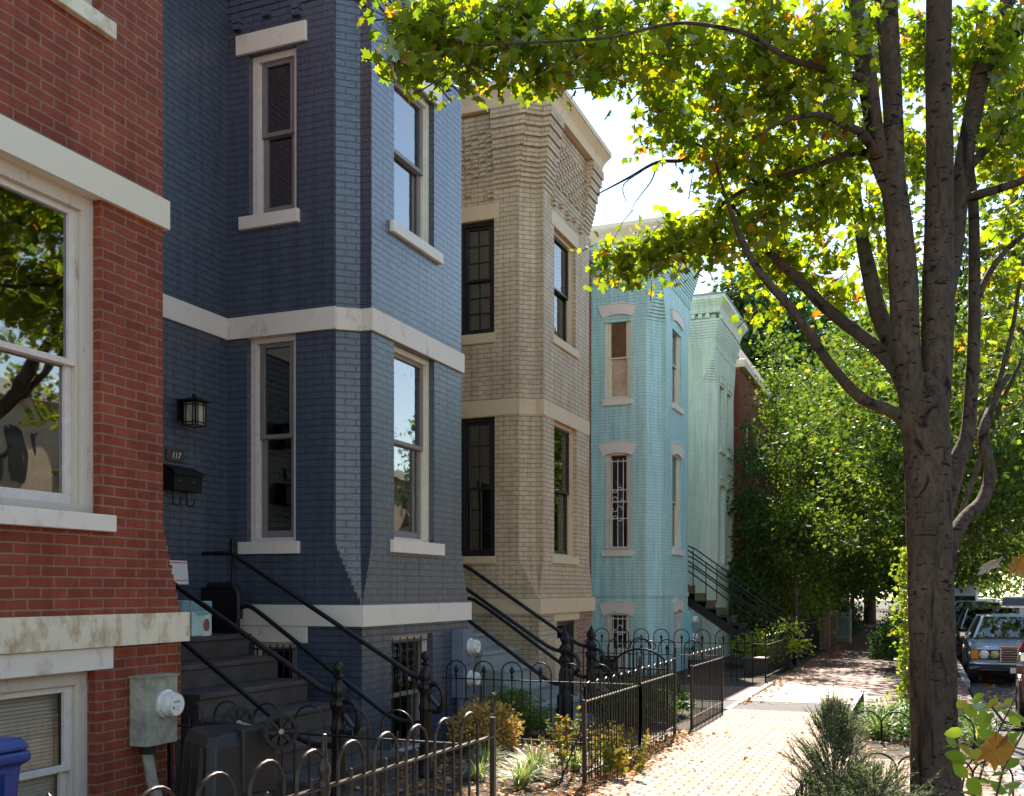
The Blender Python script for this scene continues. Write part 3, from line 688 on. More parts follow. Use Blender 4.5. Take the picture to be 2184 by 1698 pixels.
# bare scrolled bracket seen inside the lower side window
# --- hidden red house between
hh = thing('brick_house', (-6.6, 18.6, 0), 'strip of unpainted red brick house between the beige and the light blue houses', 'house', 'row houses on the left side of the street')
mb = MB()
panel(mb, (-15.6, 16.45), (-6.58, 16.45), -.5, 8.6); panel(mb, (-6.58, 16.45), (-6.58, 21.05), -.5, 8.6, [(17.0, 17.9, 2.2, 4.2), (19.2, 20.1, 2.2, 4.2), (17.0, 17.9, 5.4, 7.1), (19.2, 20.1, 5.4, 7.1)]); panel(mb, (-6.58, 21.05), (-15.6, 21.05), -.5, 8.6); panel(mb, (-15.6, 21.05), (-15.6, 16.45), -.5, 8.6)
mb.build('wall', M['red'], hh)
for y in (17.0, 19.2):
    for z in (2.2, 5.4): window(hh, frame_x(-6.58), y, y+.9, z, z+(2.0 if z < 3 else 1.7), 'casing', 'casing')
b = MB(); b.box(-15.6, -6.5, 16.46, 21.04, 8.6, 8.8); b.build('roof', M['roof'], hh)

# --- light blue house
lh = thing('light_blue_house', (-6.0, 22.5, 0), 'light blue painted brick row house with arched white window hoods', 'house', 'row houses on the left side of the street')
KL = dict(a=.36, b=.10, s=.35, r=.0, pier=.02)
SW = [(-6.375, -5.788, 5.745, 7.60), (-6.375, -5.785, 2.49, 4.64), (-6.36, -5.796, .30, 1.19)]
FW = [(22.30, 23.22, 5.765, 7.66), (22.30, 23.21, 2.54, 4.72), (22.45, 23.2, .30, 1.24)]
y0l, y1l = 21.37, 24.25
bay('wall', lh, M['aqua'], y0l, y1l, XF, XIN, -.6, ZT, SW, FW, square_base=False, zc0=7.42, zc1=9.1, kw=KL, step=0, stepw=0, dent=False, top_k=lambda i, N: max(0.0, 1-(i+.5)/11))
mb = MB()
# corbelled courses and dentils under the light blue cornice
for i in range(9):
    z0 = 8.45+i*COUR; e = .012+.016*i
    ol = outline(y0l, y1l, XF, XIN, k=0, e=e); mb.ring([[(x, y, z) for x, y in ol] for z in (z0, z0+COUR*.9)])
for fr, u0, u1 in ((frame_x(XF), y0l, y1l), (frame_y(y0l), XIN, XF)):
    n = int((u1-u0)/.16)
    for j in range(n):
        u = u0+.04+j*(u1-u0-.08)/n; mb.box(u, u+.08, -.02, .022, 8.27, 8.43, fr)
mb.build('corbel', M['aqua'], lh)
mb = MB(); mb.ring([[(x, y, z) for x, y in outline(y0l, y1l, XF, XIN, k=1, e=.02, **KL)] for z in (1.50, 1.58)]); mb.build('water_table', M['aqua'], lh)
body(lh, 21.05, 26.9, XIN, 9.1, M['aqua'])
cornice(lh, y0l, y1l, XF, XIN, 9.07, M['cream_paint'], .13, [(a*1.15, c*.9) for a, c in PROF], k=0)
fy = frame_y(y0l); fx = frame_x(XF)
for fr, q in ((fy, SW), (fx, FW)):
    for i, h in enumerate(q):
        um = (h[0]+h[1])/2; hw = (h[1]-h[0])/2
        w = window(lh, fr, *h, 'cream_paint', 'cream_paint', cw=.07, sw=.035, meet=.5, back='paper' if (i == 0 and fr is fy) else 'dark', rev=.10)
        if i == 0 and fr is fy:
            o = [c for c in kids(w) if c.name.startswith('curtain')][0]; 
            for v in o.data.vertices: v.co.y -= 0.085
        hood(lh, fr, h[0]-.13, h[1]+.13, h[3]-.09-(.02 if i else 0), h[3]+.19, .07, 'white_stone' if i < 2 else 'white_stone')
        c = MB(); c.box(h[0], h[1], -.10, -.03, h[3]-.09, h[3]+.02, fr); c.build('arch_infill', M['cream_paint'], lh)
        if i < 2: sill(lh, fr, h[0]-.06, h[1]+.04, h[2]-.125, h[2], 'white_stone', .05)
        if fr is fy and i == 1: bars(w, fr, h[0]+.05, h[1]-.05, h[2]+.02, h[3]-.18, 5, 4, 'whiteiron', n=0.0, r=.009, scroll=.42)
        if i == 2: bars(w, fr, h[0]+.07, h[1]-.07, h[2], h[3]-.12, 5, 2, 'whiteiron', n=0.0, r=.009, scroll=.5)

# --- mint house
mh = thing('mint_green_house', (-6.0, 28.5, 0), 'pale mint green painted brick row house with a corbelled cornice', 'house', 'row houses on the left side of the street')
KM = dict(a=.34, b=.0, s=.34, r=.0, pier=.02)
y0m, y1m = 27.34, 30.55
FW = [(28.0, 28.75, 5.5, 7.35), (29.15, 29.9, 5.5, 7.35), (28.0, 28.75, 2.34, 4.55), (29.15, 29.9, 2.34, 4.55)]
bay('wall', mh, M['mint'], y0m, y1m, XF, XIN, -.7, ZT, (), FW, square_base=False, zc0=7.22, zc1=9.0, kw=KM, step=0, stepw=0, dent=False, top_k=lambda i, N: max(0.0, 1-(i+.5)/12))
mb = MB()
for i in range(8):
    z0 = 8.30+i*COUR; e = .010+.016*i
    ol = outline(y0m, y1m, XF, XIN, k=0, e=e); mb.ring([[(x, y, z) for x, y in ol] for z in (z0, z0+COUR*.9)])
for fr, u0, u1 in ((frame_x(XF), y0m, y1m), (frame_y(y0m), XIN, XF)):
    n = int((u1-u0)/.2)
    for j in range(n):
        u = u0+.04+j*(u1-u0-.08)/n; mb.box(u, u+.10, -.02, .02, 8.09, 8.26, fr); mb.box(u, u+.10, .1, .16, 8.86, 8.98, fr)
mb.build('corbel', M['mint'], mh)
body(mh, 26.9, 31.0, XIN, 9.2, M['mint'])
cornice(mh, y0m, y1m, XF, XIN, 9.0, M['mint'], .13, [(a*1.25, c*1.0) for a, c in PROF], k=0)
b = MB(); ol = outline(y0m, y1m, XF, XIN, k=0, e=.31); b.ring([[(x, y, z) for x, y in ol] for z in (9.413, 9.47)]); b.build('roof_edge', M['roof'], mh)
fx = frame_x(XF)
for h in FW:
    window(mh, fx, *h, 'mint', 'mint', cw=.06, sw=.05, rev=.10)
    hood(mh, fx, h[0]-.08, h[1]+.08, h[3]-.09, h[3]+.14, .06, 'mint', pr=.02)
    sill(mh, fx, h[0]-.05, h[1]+.05, h[2]-.12, h[2], 'mint', .05)

# --- brick house beyond, with slate mansard
kh = thing('tall_brick_house', (-7, 34, 0), 'tall red brick house with slate mansard roof behind the climbing greenery', 'house')
mb = MB(); 
KX = -5.05
hs = [(y, y+.8, z, z+1.7) for y in (32.2, 34.4, 36.6, 38.8) for z in (2.0, 5.2)]
panel(mb, (-15, 31.0), (KX, 31.0), -.8, 8.3); panel(mb, (KX, 31.0), (KX, 41), -.8, 8.3, hs); panel(mb, (KX, 41), (-15, 41), -.8, 8.3)
mb.build('wall', M['red'], kh)
for h in hs: window(kh, frame_x(KX), *h, 'casing', 'casing', cw=.06)
b = MB(); b.box(-15, KX+.15, 31.0, 41, 8.3, 8.55); b.build('cornice', M['cream_paint'], kh, bevel=.02)
b = MB(); b.ring([[(-15, 31.05, 8.55), (KX, 31.05, 8.55), (KX, 41, 8.55), (-15, 41, 8.55)], [(-14, 31.5, 9.6), (KX-.5, 31.5, 9.6), (KX-.5, 40, 9.6), (-14, 40, 9.6)]]); b.build('roof', M['slate'], kh)
for i, (ya, yb, zt, mm) in enumerate(((44, 56, 9.5, 'darkbrick'), (56, 70, 10.5, 'beige'), (70, 90, 9.5, 'darkbrick'))):
    h = thing('far_house', (-7, ya, 0), ['dark red brick house far up the row behind the dark shrubs', 'tan house far up the row behind the dense trees', 'last brick house up the row at the end of the sidewalk'][i], 'house')
    mb = MB(); hs = [(y, y+.9, z, z+1.7) for y in np.arange(ya+1, yb-1, 2.2) for z in (1.5, 5.0)]
    panel(mb, (-15, ya), (-5.6, ya), -1, zt); panel(mb, (-5.6, ya), (-5.6, yb), -1, zt, hs); panel(mb, (-5.6, yb), (-15, yb), -1, zt); mb.build('wall', M[mm], h)
    for q in hs:
        g = MB(); g.box(q[0], q[1], -.12, -.10, q[2], q[3], frame_x(-5.6)); g.build('window', M['blackframe'], h)
    b = MB(); b.box(-15.2, -5.4, ya, yb, zt, zt+.3); b.build('roof', M['roof'], h)
# --- houses on the other side of the street (out of view, mirrored in the panes; tan walls lightened to bounce light)
for i, (ya, yb, zt, mm) in enumerate(((-14, -2, 7.0, 'beige'), (-2, 10, 7.5, 'beige'), (10, 24, 7.2, 'red'), (24, 40, 8, 'beige'), (40, 62, 8, 'beige'))):
    h = thing('opposite_house', (18, ya, 0), ('tan row house across the street, farthest behind the camera', 'tan row house across the street level with the red brick bay', 'red brick row house across the street, facing the dark blue and beige bays', 'tan row house across the street, facing the mint house', 'long tan row house across the street, farthest up the road')[i], 'house', 'houses across the street')
    mb = MB(); hs = [(q, q+.9, z, z+1.8) for q in np.arange(ya+1, yb-1.2, 2.4) for z in (1.5, 5.2)]
    mb2 = MB()
    mb.box(17.5, 26, ya, yb, -.5, zt); mb.build('wall', M[mm], h)
    for q in hs: mb2.box(17.44, 17.52, q[0], q[1], q[2], q[3]) if False else None
    for q in hs:
        g = MB(); g.box(17.45, 17.52, q[0], q[1], q[2], q[3]); g.build('window', M['blackframe'], h)
    b = MB(); b.box(17.2, 26.2, ya, yb, zt, zt+.4); b.build('roof', M['cream_paint'], h)

# ------------------------------------------------------------------ stoops
def text_mesh(txt, size, m, parent, origin, ux, uz, name='lettering', ext=0.001, shear=0.0, sx=1.0):
    cu = bpy.data.curves.new('t', 'FONT'); cu.body = txt; cu.size = size; cu.extrude = ext; cu.shear = shear
    o = bpy.data.objects.new('t', cu); COL.objects.link(o); bpy.context.view_layer.update()
    me = bpy.data.meshes.new_from_object(o.evaluated_get(bpy.context.evaluated_depsgraph_get()))
    bpy.data.objects.remove(o); ux = Vector(ux).normalized(); uz = Vector(uz).normalized(); n = ux.cross(uz)
    off = Vector((0, 0, 0)); q = parent
    while q: off += q.location; q = q.parent
    for v in me.vertices: v.co = Vector(origin)+ux*v.co.x*sx+uz*v.co.y+n*v.co.z-off
    me.materials.clear(); me.materials.append(m)
    ob = bpy.data.objects.new(name, me); COL.objects.link(ob); ob.parent = parent
    return ob

def stoop(root, x_top, z_top, yn, yf, n, tread, rise, mt, xb, zb, nose=.025):
    for i in range(n):
        z = z_top-i*rise; x = x_top+i*tread
        b = MB(); b.box(xb if i == 0 else x-tread-.06, x, yn, yf, max(z-rise, -.3), z-.045); b.box((xb if i == 0 else x-tread-.06), x+nose, yn-.012, yf+.012, z-.045, z)
        b.build('step', M[mt], root, bevel=.007)
    b = MB(); b.box(xb, x_top+.0, yn+.01, yf-.01, -.5, z_top-rise-.001)
    for i in range(1, n): b.box(x_top+(i-1)*tread-.0005, x_top+i*tread-.03, yn+.012, yf-.012, -.5, z_top-(i+1)*rise-.001 if z_top-(i+1)*rise > -.4 else -.45)
    b.build('stair_side', M[mt], root)

NEWEL = [(0.0, 0), (.085, 0), (.085, .10), (.07, .12), (.06, .16), (.052, .20), (.052, .62), (.062, .64), (.062, .67), (.05, .69), (.05, .80), (.066, .82), (.070, .86), (.050, .89), (.040, .905), (.052, .93), (.058, .96), (.048, 1.0), (.030, 1.03), (.024, 1.045), (.040, 1.06), (.044, 1.075), (.022, 1.09), (.026, 1.10), (.042, 1.125), (.044, 1.145), (.034, 1.17), (.014, 1.185), (0, 1.19)]
NEWEL2 = [(0, 0), (.11, 0), (.11, .42), (.10, .44), (.075, .46), (.068, .52), (.075, .60), (.066, .62), (.074, .70), (.062, .72), (.072, .80), (.060, .82), (.072, .90), (.085, .93), (.075, .97), (.055, 1.0), (.075, 1.05), (.085, 1.09), (.070, 1.13), (.045, 1.16), (.055, 1.19), (.07, 1.22), (.06, 1.27), (.03, 1.32), (.012, 1.37), (0, 1.39)]
def newel(root, x, y, z, h, prof, fl=0):
    pr = [(r, zz*h/prof[-1][1]) for r, zz in prof]
    b = MB(); 
    if fl:   # fluted shaft
        rings = []
        for r, zz in pr: rings.append([(x+math.cos(t)*max(r, 1e-4)*(1-.10*(k % 2)), y+math.sin(t)*max(r, 1e-4)*(1-.10*(k % 2)), z+zz) for k, t in enumerate([2*math.pi*j/20 for j in range(20)])])
        b.ring(rings)
    else: b.lathe(pr, 16, (x, y, z))
    o = b.build('newel_post', M['iron'], root, smooth=45)
    s = MB(); pts = []
    for k in range(17):
        t = -2.3+k/16*5.0; rr = .115-.03*k/16
        pts.append((x+.10+rr*math.cos(-t)*.85, y, z+h*.62+rr*math.sin(-t)*1.25))
    s.tube(pts, [.026]*13+[.024, .02, .018, .016], 8); s.tube([(x+.13, y, z+h*.56), (x+.05, y, z+h*.64)], .018, 6)
    s.build('scroll', M['iron'], o, smooth=True)
    return o
def rail(root, pts, r=.023, name='handrail'):
    # smooth the corners
    P_ = [Vector(p) for p in pts]; out = [P_[0]]
    for a, b_, c in zip(P_[:-2], P_[1:-1], P_[2:]):
        l = min((b_-a).length, (c-b_).length, .30)*.5
        p0 = b_+(a-b_).normalized()*l; p2 = b_+(c-b_).normalized()*l
        for t in (0, .25, .5, .75, 1): out.append(p0*(1-t)**2+b_*2*t*(1-t)+p2*t*t)
    out.append(P_[-1]); b = MB(); b.tube(out, r, 10); return b.build(name, M['iron'], root, smooth=50)

st = thing('stoop', (-5.2, 7.65, 0), 'dark grey painted stone stoop with black pipe railings by the dark blue house', 'stoop', 'front stoops')
stoop(st, -6.17, 1.215, 6.85, 8.45, 7, .337, .213, 'stepdark', XIN+.02, 0)
for (y, zt) in ((6.9, 0), (8.4, 0)):
    newel(st, -4.207, y, -.06, 1.15, NEWEL, 1)
    rail(st, [(-6.33, y, 2.0), (-4.47, y, .94), (-4.36, y, .87), (-4.22, y, .835)])
    rail(st, [(-6.27, y, 1.46), (-6.14, y, 1.50), (-5.98, y, 1.40), (-4.62, y, .50), (-4.45, y, .43), (-4.22, y, .43)])
    rail(st, [(XIN+.01, y, 2.01), (-6.33, y, 2.01)])
    b = MB(); b.lathe([(.03, 0), (.03, .04), (.018, .06), (.018, .36), (.03, .38), (.036, .42), (.022, .45), (.03, .47), (.034, .50), (.02, .53), (0, .54)], 12, (-6.33, y, 1.62)); b.build('upper_post', M['iron'], st, smooth=50)
    # cast side plate with rounded outer corner
    b = MB(); prof = [(XIN+.02, 1.217), (-6.27, 1.217)]+[(-6.37+.10*math.cos(t), 1.57+.10*math.sin(t)) for t in [0, .4, .8, 1.2, 1.57]]+[(XIN+.02, 1.67)]
    b.ring([[(px_, yy, pz_) for px_, pz_ in prof] for yy in (y-.035, y+.035)]); b.build('side_plate', M['iron'], st)
    b = MB(); b.tube([(-6.62, y, 1.675), (-6.37, y, 1.675)]+[(-6.37+.105*math.cos(t), y, 1.57+.105*math.sin(t)) for t in [1.2, .8, .4, 0]]+[(-6.265, y, 1.42), (-6.265, y, 1.36)], .045, 8); b.build('plate_rim', M['iron'], st, smooth=50)

s2 = thing('stoop', (-5.2, 13.0, 0), 'worn pale grey stone stoop with ornate black newel posts in front of the beige house', 'stoop', 'front stoops')
stoop(s2, -6.0, 1.26, 12.3, 13.60, 7, .328, .218, 'stepgrey', XIN+.02, 0)
for y in (12.5, 13.62):
    newel(s2, -4.257, y, -.10, 1.26, NEWEL2, 1)
    rail(s2, [(XIN+.01, y, 2.02), (-6.2, y, 2.02), (-4.52, y, .93), (-4.40, y, .87), (-4.26, y, .85)], .026)
    rail(s2, [(-6.25, y, 1.50), (-6.08, y, 1.53), (-5.75, y, 1.33), (-4.62, y, .56), (-4.45, y, .44), (-4.26, y, .43)], .026)
b = MB(); b.box(-4.45, -3.95, 12.2, 13.75, -.3, -.06); b.build('landing', M['stepgrey'], s2, bevel=.01)

s3 = thing('iron_staircase', (-4.3, 25.4, 0), 'open black iron staircase climbing past the light blue house towards the mint house', 'staircase')
for i in range(10):
    b = MB(); x = -5.35+i*.26; z = 1.75-i*.185; b.box(x-.28, x+.02, 24.55, 25.95, z-.03, z); b.build('step', M['iron'], s3)
    b = MB(); b.box(x-.0, x+.012, 24.6, 25.9, z-.185, z-.03); b.build('riser', M['iron'], s3)
for y in (24.55, 25.95):
    b = MB(); b.ring([[(-5.6, y+d, 1.72), (-5.6, y+d, 1.50), (-2.95, y+d, -.30), (-2.85, y+d, -.1)] for d in (-.02, .02)]); b.build('stringer', M['iron'], s3)
    for dz in (.42, .66, .92): rail(s3, [(-5.6, y, 1.85+dz-.0), (-5.4, y, 1.80+dz), (-2.95, y, .04+dz)], .018)
    for i in range(5):
        x = -5.4+i*.6; b = MB(); z = 1.80-(x+5.4)*.718; b.tube([(x, y, z-.1), (x, y, z+.92)], .014, 6); b.build('baluster', M['iron'], s3)
    newel(s3, -2.85, y, -.22, 1.2, NEWEL)
    b = MB(); b.lathe([(.04, 0), (.04, 1.1), (.06, 1.13), (.03, 1.17), (.045, 1.22), (0, 1.27)], 10, (-5.6, y, 1.6)); b.build('upper_post', M['iron'], s3, smooth=50)
b = MB(); b.box(XIN, -5.5, 24.5, 26.0, 1.7, 1.78); b.build('landing', M['iron'], s3)

# ------------------------------------------------------------------ things on the blue facade and the steps
t = thing('wall_lantern', (XIN, 8.12, 3.3), 'black square wall lantern with frosted glass on the dark blue wall', 'lantern')
lx = XIN; L = MB(); L.box(lx, lx+.025, 8.02, 8.20, 3.30, 3.50); L.box(lx+.02, lx+.10, 8.09, 8.13, 3.42, 3.46); L.build('back_plate', M['iron'], t, bevel=.004)
c = MB()
x0, x1, ya, yb, za, zb = lx+.06, lx+.22, 8.03, 8.19, 3.235, 3.47
for x in (x0, x1-.014):
    for y in (ya, yb-.014): c.box(x, x+.014, y, y+.014, za, zb)
for z in (za, za+.03, zb-.035, zb-.012):
    c.box(x0+.003, x1-.003, ya+.002, ya+.012, z, z+.01); c.box(x0+.003, x1-.003, yb-.012, yb-.002, z, z+.01); c.box(x0+.002, x0+.012, ya+.012, yb-.012, z, z+.01); c.box(x1-.012, x1-.002, ya+.012, yb-.012, z, z+.01)
for k in (.035, .115): c.box(x0+k, x0+k+.007, ya+.001, ya+.009, za+.01, zb); c.box(x1-.009, x1-.001, ya+k, ya+k+.007, za+.01, zb)
c.build('cage', M['iron'], t)
g = MB(); g.box(x0+.012, x1-.012, ya+.012, yb-.012, za+.012, zb-.005); g.build('lamp_glass', M['lampglass'], t)
g = MB(); g.ring([[(x0-.03, ya-.03, zb), (x1+.03, ya-.03, zb), (x1+.03, yb+.03, zb), (x0-.03, yb+.03, zb)], [(x0-.03, ya-.03, zb+.012), (x1+.03, ya-.03, zb+.012), (x1+.03, yb+.03, zb+.012), (x0-.03, yb+.03, zb+.012)], [(x0+.05, ya+.06, zb+.05), (x1-.05, ya+.06, zb+.05), (x1-.05, yb-.06, zb+.05), (x0+.05, yb-.06, zb+.05)]]); g.box(x0+.065, x1-.065, ya+.065, yb-.065, zb+.05, zb+.075); g.build('lantern_roof', M['iron'], t)

t = thing('house_number_plaque', (XIN, 7.98, 2.9), 'bronze plaque reading 117 on the dark blue wall above the mailbox', 'plaque')
b = MB(); b.box(XIN, XIN+.018, 7.86, 8.10, 2.885, 3.005); b.build('plate', M['plaque'], t, bevel=.003)
text_mesh('117', .085, M['plaqueink'], t, (XIN+.0185, 7.925, 2.915), (0, 1, 0), (0, 0, 1), shear=.25)
t = thing('mailbox', (XIN, 8.03, 2.6), 'black wall mailbox with two newspaper hooks below the number plaque', 'mailbox')
b = MB(); pr = [(0, 2.60), (.13, 2.60), (.13, 2.765), (.0, 2.84)]
b.ring([[(XIN+dx, y, z) for dx, z in pr] for y in (7.83, 8.24)]); b.build('box', M['iron'], t, bevel=.004)
b = MB(); b.ring([[(XIN+dx, y, z) for dx, z in [(0, 2.842), (.14, 2.775), (.145, 2.745), (.15, 2.745), (.145, 2.785), (0, 2.85)]] for y in (7.82, 8.25)]); b.build('lid', M['iron'], t)
for y in (7.93, 8.13):
    b = MB(); b.tube([(XIN+.03, y, 2.6), (XIN+.03, y, 2.49)]+[(XIN+.075-.045*math.cos(a), y, 2.49-.035*math.sin(a)) for a in (.4, 1, 1.57, 2.1, 2.8, 3.3)]+[(XIN+.13, y, 2.52)], .006, 6); b.build('hook', M['iron'], t, smooth=True)
    b = MB(); b.lathe([(.008, 0), (.006, .006), (0, .007)], 8, fr=(Vector((XIN+.13, y-.02, 2.69)), Vector((0, 1, 0)), Vector((0, 0, 1)), Vector((1, 0, 0)))); b.build('rivet', M['galv'], t)

dx, dy, dz = -6.33, 7.74, 1.216
t = thing('diaper_box', (dx, dy, dz), 'pale aqua carton of diapers standing on the top step of the stoop', 'carton')
b = MB(); b.box(dx-.16, dx+.10, dy-.07, dy+.21, dz+.002, dz+.325); b.build('carton', M['palebox'], t, bevel=.004)
b = MB(); b.box(dx-.158, dx+.098, dy-.0735, dy-.0705, dz+.004, dz+.323); b.build('side_print', M['palebox'], t)
b = MB(); b.box(dx+.1005, dx+.103, dy-.069, dy+.209, dz+.23, dz+.322); b.build('top_print', M['mapbox'], t)
text_mesh('Pampers', .062, M['teal'], t, (dx+.104, dy-.035, dz+.195), (0, 1, 0), (0, 0, 1))
text_mesh('Pampers', .055, M['teal'], t, (dx-.13, dy-.0745, dz+.20), (1, 0, 0), (0, 0, 1))
b = MB(); o_ = Vector((dx+.1035, dy+.13, dz+.10))
b.poly([o_+Vector((0, .045*math.cos(a), .062*math.sin(a))) for a in [2*math.pi*k/18 for k in range(18)]]); b.build('face_print', M['skin'], t)
b = MB(); b.poly([o_+Vector((.001, .05*math.cos(a)-.005, -.095+.04*math.sin(a))) for a in [2*math.pi*k/18 for k in range(18)]]); b.build('shirt_print', M['white'], t)
b = MB(); b.poly([Vector((dx-.02+.05*math.cos(a), dy-.0745, dz+.10+.065*math.sin(a))) for a in [2*math.pi*k/18 for k in range(18)]]); b.build('face_print', M['skin'], t)
b = MB(); b.poly([Vector((dx+.104, dy+.04+.03*math.cos(a), dz+.29+.012*math.sin(a))) for a in [2*math.pi*k/14 for k in range(14)]]); b.build('badge_print', M['yellow'], t)
t = thing('carton', (dx-.1, dy-.42, dz), 'teal and grey carton standing on the top step beside the diaper box', 'carton')
b = MB(); b.box(dx-.18, dx+.08, dy-.42, dy-.09, dz+.002, dz+.335); b.build('box', M['mapbox'], t, bevel=.004)
b = MB(); b.box(dx+.081, dx+.083, dy-.42, dy-.19, dz+.01, dz+.33); b.build('front_print', M['bluebox'], t)
text_mesh('PACK', .05, M['teal'], t, (dx+.0842, dy-.185, dz+.25), (0, 1, 0), (0, 0, 1), sx=.5) if False else None
t = thing('envelope', (XIN+.1, 7.9, 1.67), 'white cardboard envelope with red edge leaning against the dark blue wall', 'envelope')
b = MB(); b.ring([[(XIN+.03+k, 7.80, 1.70), (XIN+.03+k, 8.15, 1.70), (XIN+.01+k, 8.15, 1.93), (XIN+.01+k, 7.80, 1.93)] for k in (0, .008)]); b.build('sleeve', M['white'], t)
for z0, z1, mm in ((1.905, 1.915, 'trimred'), (1.735, 1.742, 'trimred')):
    b = MB(); q = lambda z: XIN+.0395-(z-1.70)*.087; b.quad((q(z0), 7.80, z0), (q(z0), 8.15, z0), (q(z1), 8.15, z1), (q(z1), 7.80, z1)); b.build('stripe', M[mm], t)
b = MB(); b.quad((q(1.855), 7.87, 1.855), (q(1.855), 7.93, 1.855), (q(1.88), 7.93, 1.88), (q(1.88), 7.87, 1.88)); b.build('emblem', M['navy'], t)

# ------------------------------------------------------------------ meters
def dial(root, x, y, z, r=.085, l=.11):
    b = MB(); fr = (Vector((x, y, z)), Vector((0, 1, 0)), Vector((0, 0, 1)), Vector((1, 0, 0)))
    b.lathe([(r*1.12, 0), (r*1.15, .02), (r, .03), (r*.97, l-.015), (r*.88, l)], 28, fr=fr); o = b.build('meter', M['meterglass'], root, smooth=40)
    f = MB(); f.poly([fr[0]+fr[1]*r*.8*math.cos(a)+fr[2]*r*.8*math.sin(a)+fr[3]*(l+.001) for a in [2*math.pi*k/24 for k in range(24)]]); f.build('dial_face', M['white'], o)
    for (u, v, w_, h_, m_) in ((0, .25, .9, .22, 'galv'), (-.5, -.25, .22, .2, 'blackframe'), (.1, -.2, .5, .05, 'galv'), (0, -.45, .7, .05, 'galv')):
        f = MB(); f.box((u-w_/2)*r*.8, (u+w_/2)*r*.8, (v-h_/2)*r*.9, (v+h_/2)*r*.9, l+.0015, l+.003, fr); f.build('dial_mark', M[m_], o)
    f = MB(); f.ring([[fr[0]+fr[1]*(r+.001)*math.cos(a)+fr[2]*(r+.001)*math.sin(a)+fr[3]*q for a in (3.3, 3.5, 3.7)] for q in (.045, .085)], False, False, False); f.build('label', M['white'], o)
    return o
t = thing('electric_meter', (RX, 5.66, .8), 'weathered grey metal meter cabinet with a round dial on the red brick bay', 'electric meter')
b = MB(); b.box(RX, RX+.15, 5.51, 5.815, .585, 1.05); b.build('cabinet', M['galv'], t, bevel=.004)
b = MB(); b.ring([[(RX, 5.50, 1.05), (RX+.16, 5.50, 1.05), (RX+.16, 5.825, 1.05), (RX, 5.825, 1.05)], [(RX, 5.50, 1.062), (RX+.16, 5.50, 1.058), (RX+.16, 5.825, 1.058), (RX, 5.825, 1.062)]]); b.build('cabinet_lid', M['galv'], t)
dial(t, RX+.15, 5.69, .86, .088, .10)
b = MB(); cpts = [(RX+.075, 5.60, .585), (RX+.075, 5.605, .5), (RX+.08, 5.63, .35), (RX+.09, 5.68, .2), (RX+.10, 5.74, .05), (RX+.10, 5.8, -.05)]
sm = []
for i in range(len(cpts)-1):
    for k in range(14): sm.append(Vector(cpts[i]).lerp(Vector(cpts[i+1]), k/14))
b.tube(sm, [.036 if i % 2 else .041 for i in range(len(sm))], 12); b.build('conduit', M['galv'], t, smooth='all')
b = MB(); b.lathe([(.05, -.06), (.05, 0)], 12, (RX+.075, 5.60, .585)); b.build('conduit_collar', M['tyre'], t, smooth=40)
b = MB(); b.tube([(RX+.07, 5.815, .66), (RX+.07, 5.86, .68), (RX+.07, 5.87, .75), (RX+.05, 5.86, .79), (RX, 5.85, .79)], .02, 8); b.build('elbow', M['galv'], t, smooth=True)
t = thing('electric_meter', (XF, 11.02, .8), 'tall blue meter box with two dials at the far corner of the dark blue bay', 'electric meter')
b = MB(); b.box(XF, XF+.15, 10.87, 11.19, .385, 1.175); b.build('cabinet', M['bluebox'], t, bevel=.004)
b = MB(); b.box(XF+.148, XF+.156, 10.90, 11.16, .77, .775); b.build('seam', M['iron'], t)
dial(t, XF+.15, 11.05, .98); dial(t, XF+.15, 11.05, .60)
b = MB(); b.tube([(XF+.07, 10.95, .385), (XF+.07, 10.95, -.1)], .04, 10); b.build('conduit', M['bluebox'], t, smooth=40)
t = thing('electric_meter', (XF, 23.9, .7), 'pale aqua meter box with white dials on the light blue bay', 'electric meter')
b = MB(); b.box(XF, XF+.15, 23.55, 23.95, .30, 1.15); b.build('cabinet', mat('aqua_metal', (.22, .48, .52), .5), t, bevel=.005)
dial(t, XF+.15, 23.8, .95); dial(t, XF+.15, 23.8, .55)
t = thing('junction_box', (XF, 14.3, .5), 'small beige painted utility box on the beige house near the stoop', 'utility box')
b = MB(); b.box(XF, XF+.13, 14.12, 14.42, .32, .92); b.box(XF+.13, XF+.145, 14.11, 14.43, .31, .93); b.build('box', M['beige_stone'], t, bevel=.006)
t = thing('air_conditioner', (-6.1, 21.2, .1), 'window air conditioner below the barred basement window of the light blue house', 'air conditioner')
b = MB(); b.box(-6.36, -5.82, 20.92, 21.37, -.12, .28); b.build('case', M['cream_paint'], t, bevel=.01)
b = MB(); b.box(-6.33, -5.94, 20.905, 20.921, -.09, .25)
b.build('grille', M['blackframe'], t)
for i in range(9):
    f = MB(); f.box(-6.33, -5.94, 20.895, 20.904, -.08+i*.024, -.075+i*.024); f.build('louvre', M['galv'], t)
text_mesh('Friedrich', .075, M['white'], t, (-6.30, 20.893, .175), (1, 0, 0), (0, 0, 1), sx=1.0)
t = thing('flower_pot', (-4.55, 14.9, 0), 'shallow terracotta pot on the ground by the beige basement window', 'flower pot')
b = MB(); b.lathe([(.0, 0), (.15, 0), (.20, .14), (.23, .14), (.23, .19), (.19, .19), (.18, .12), (0, .11)], 20, (-4.5, 14.6, -.02)); b.build('pot', M['terracotta'], t, smooth=35)
t = thing('trough_planter', (-3.3, 22.4, 0), 'grey concrete trough planter behind the low fence past the driveway', 'planter')
b = MB(); b.ring([[(-3.55+a, 22.2+c_, z) for a, c_ in ((0-k, 0-k), (.5+k, -k), (.5+k, .35+k), (-k, .35+k))] for z, k in ((-.16, -.04), (.14, 0), (.14, .03), (.20, .03))]); b.build('trough', M['stepdark'], t, bevel=.01)

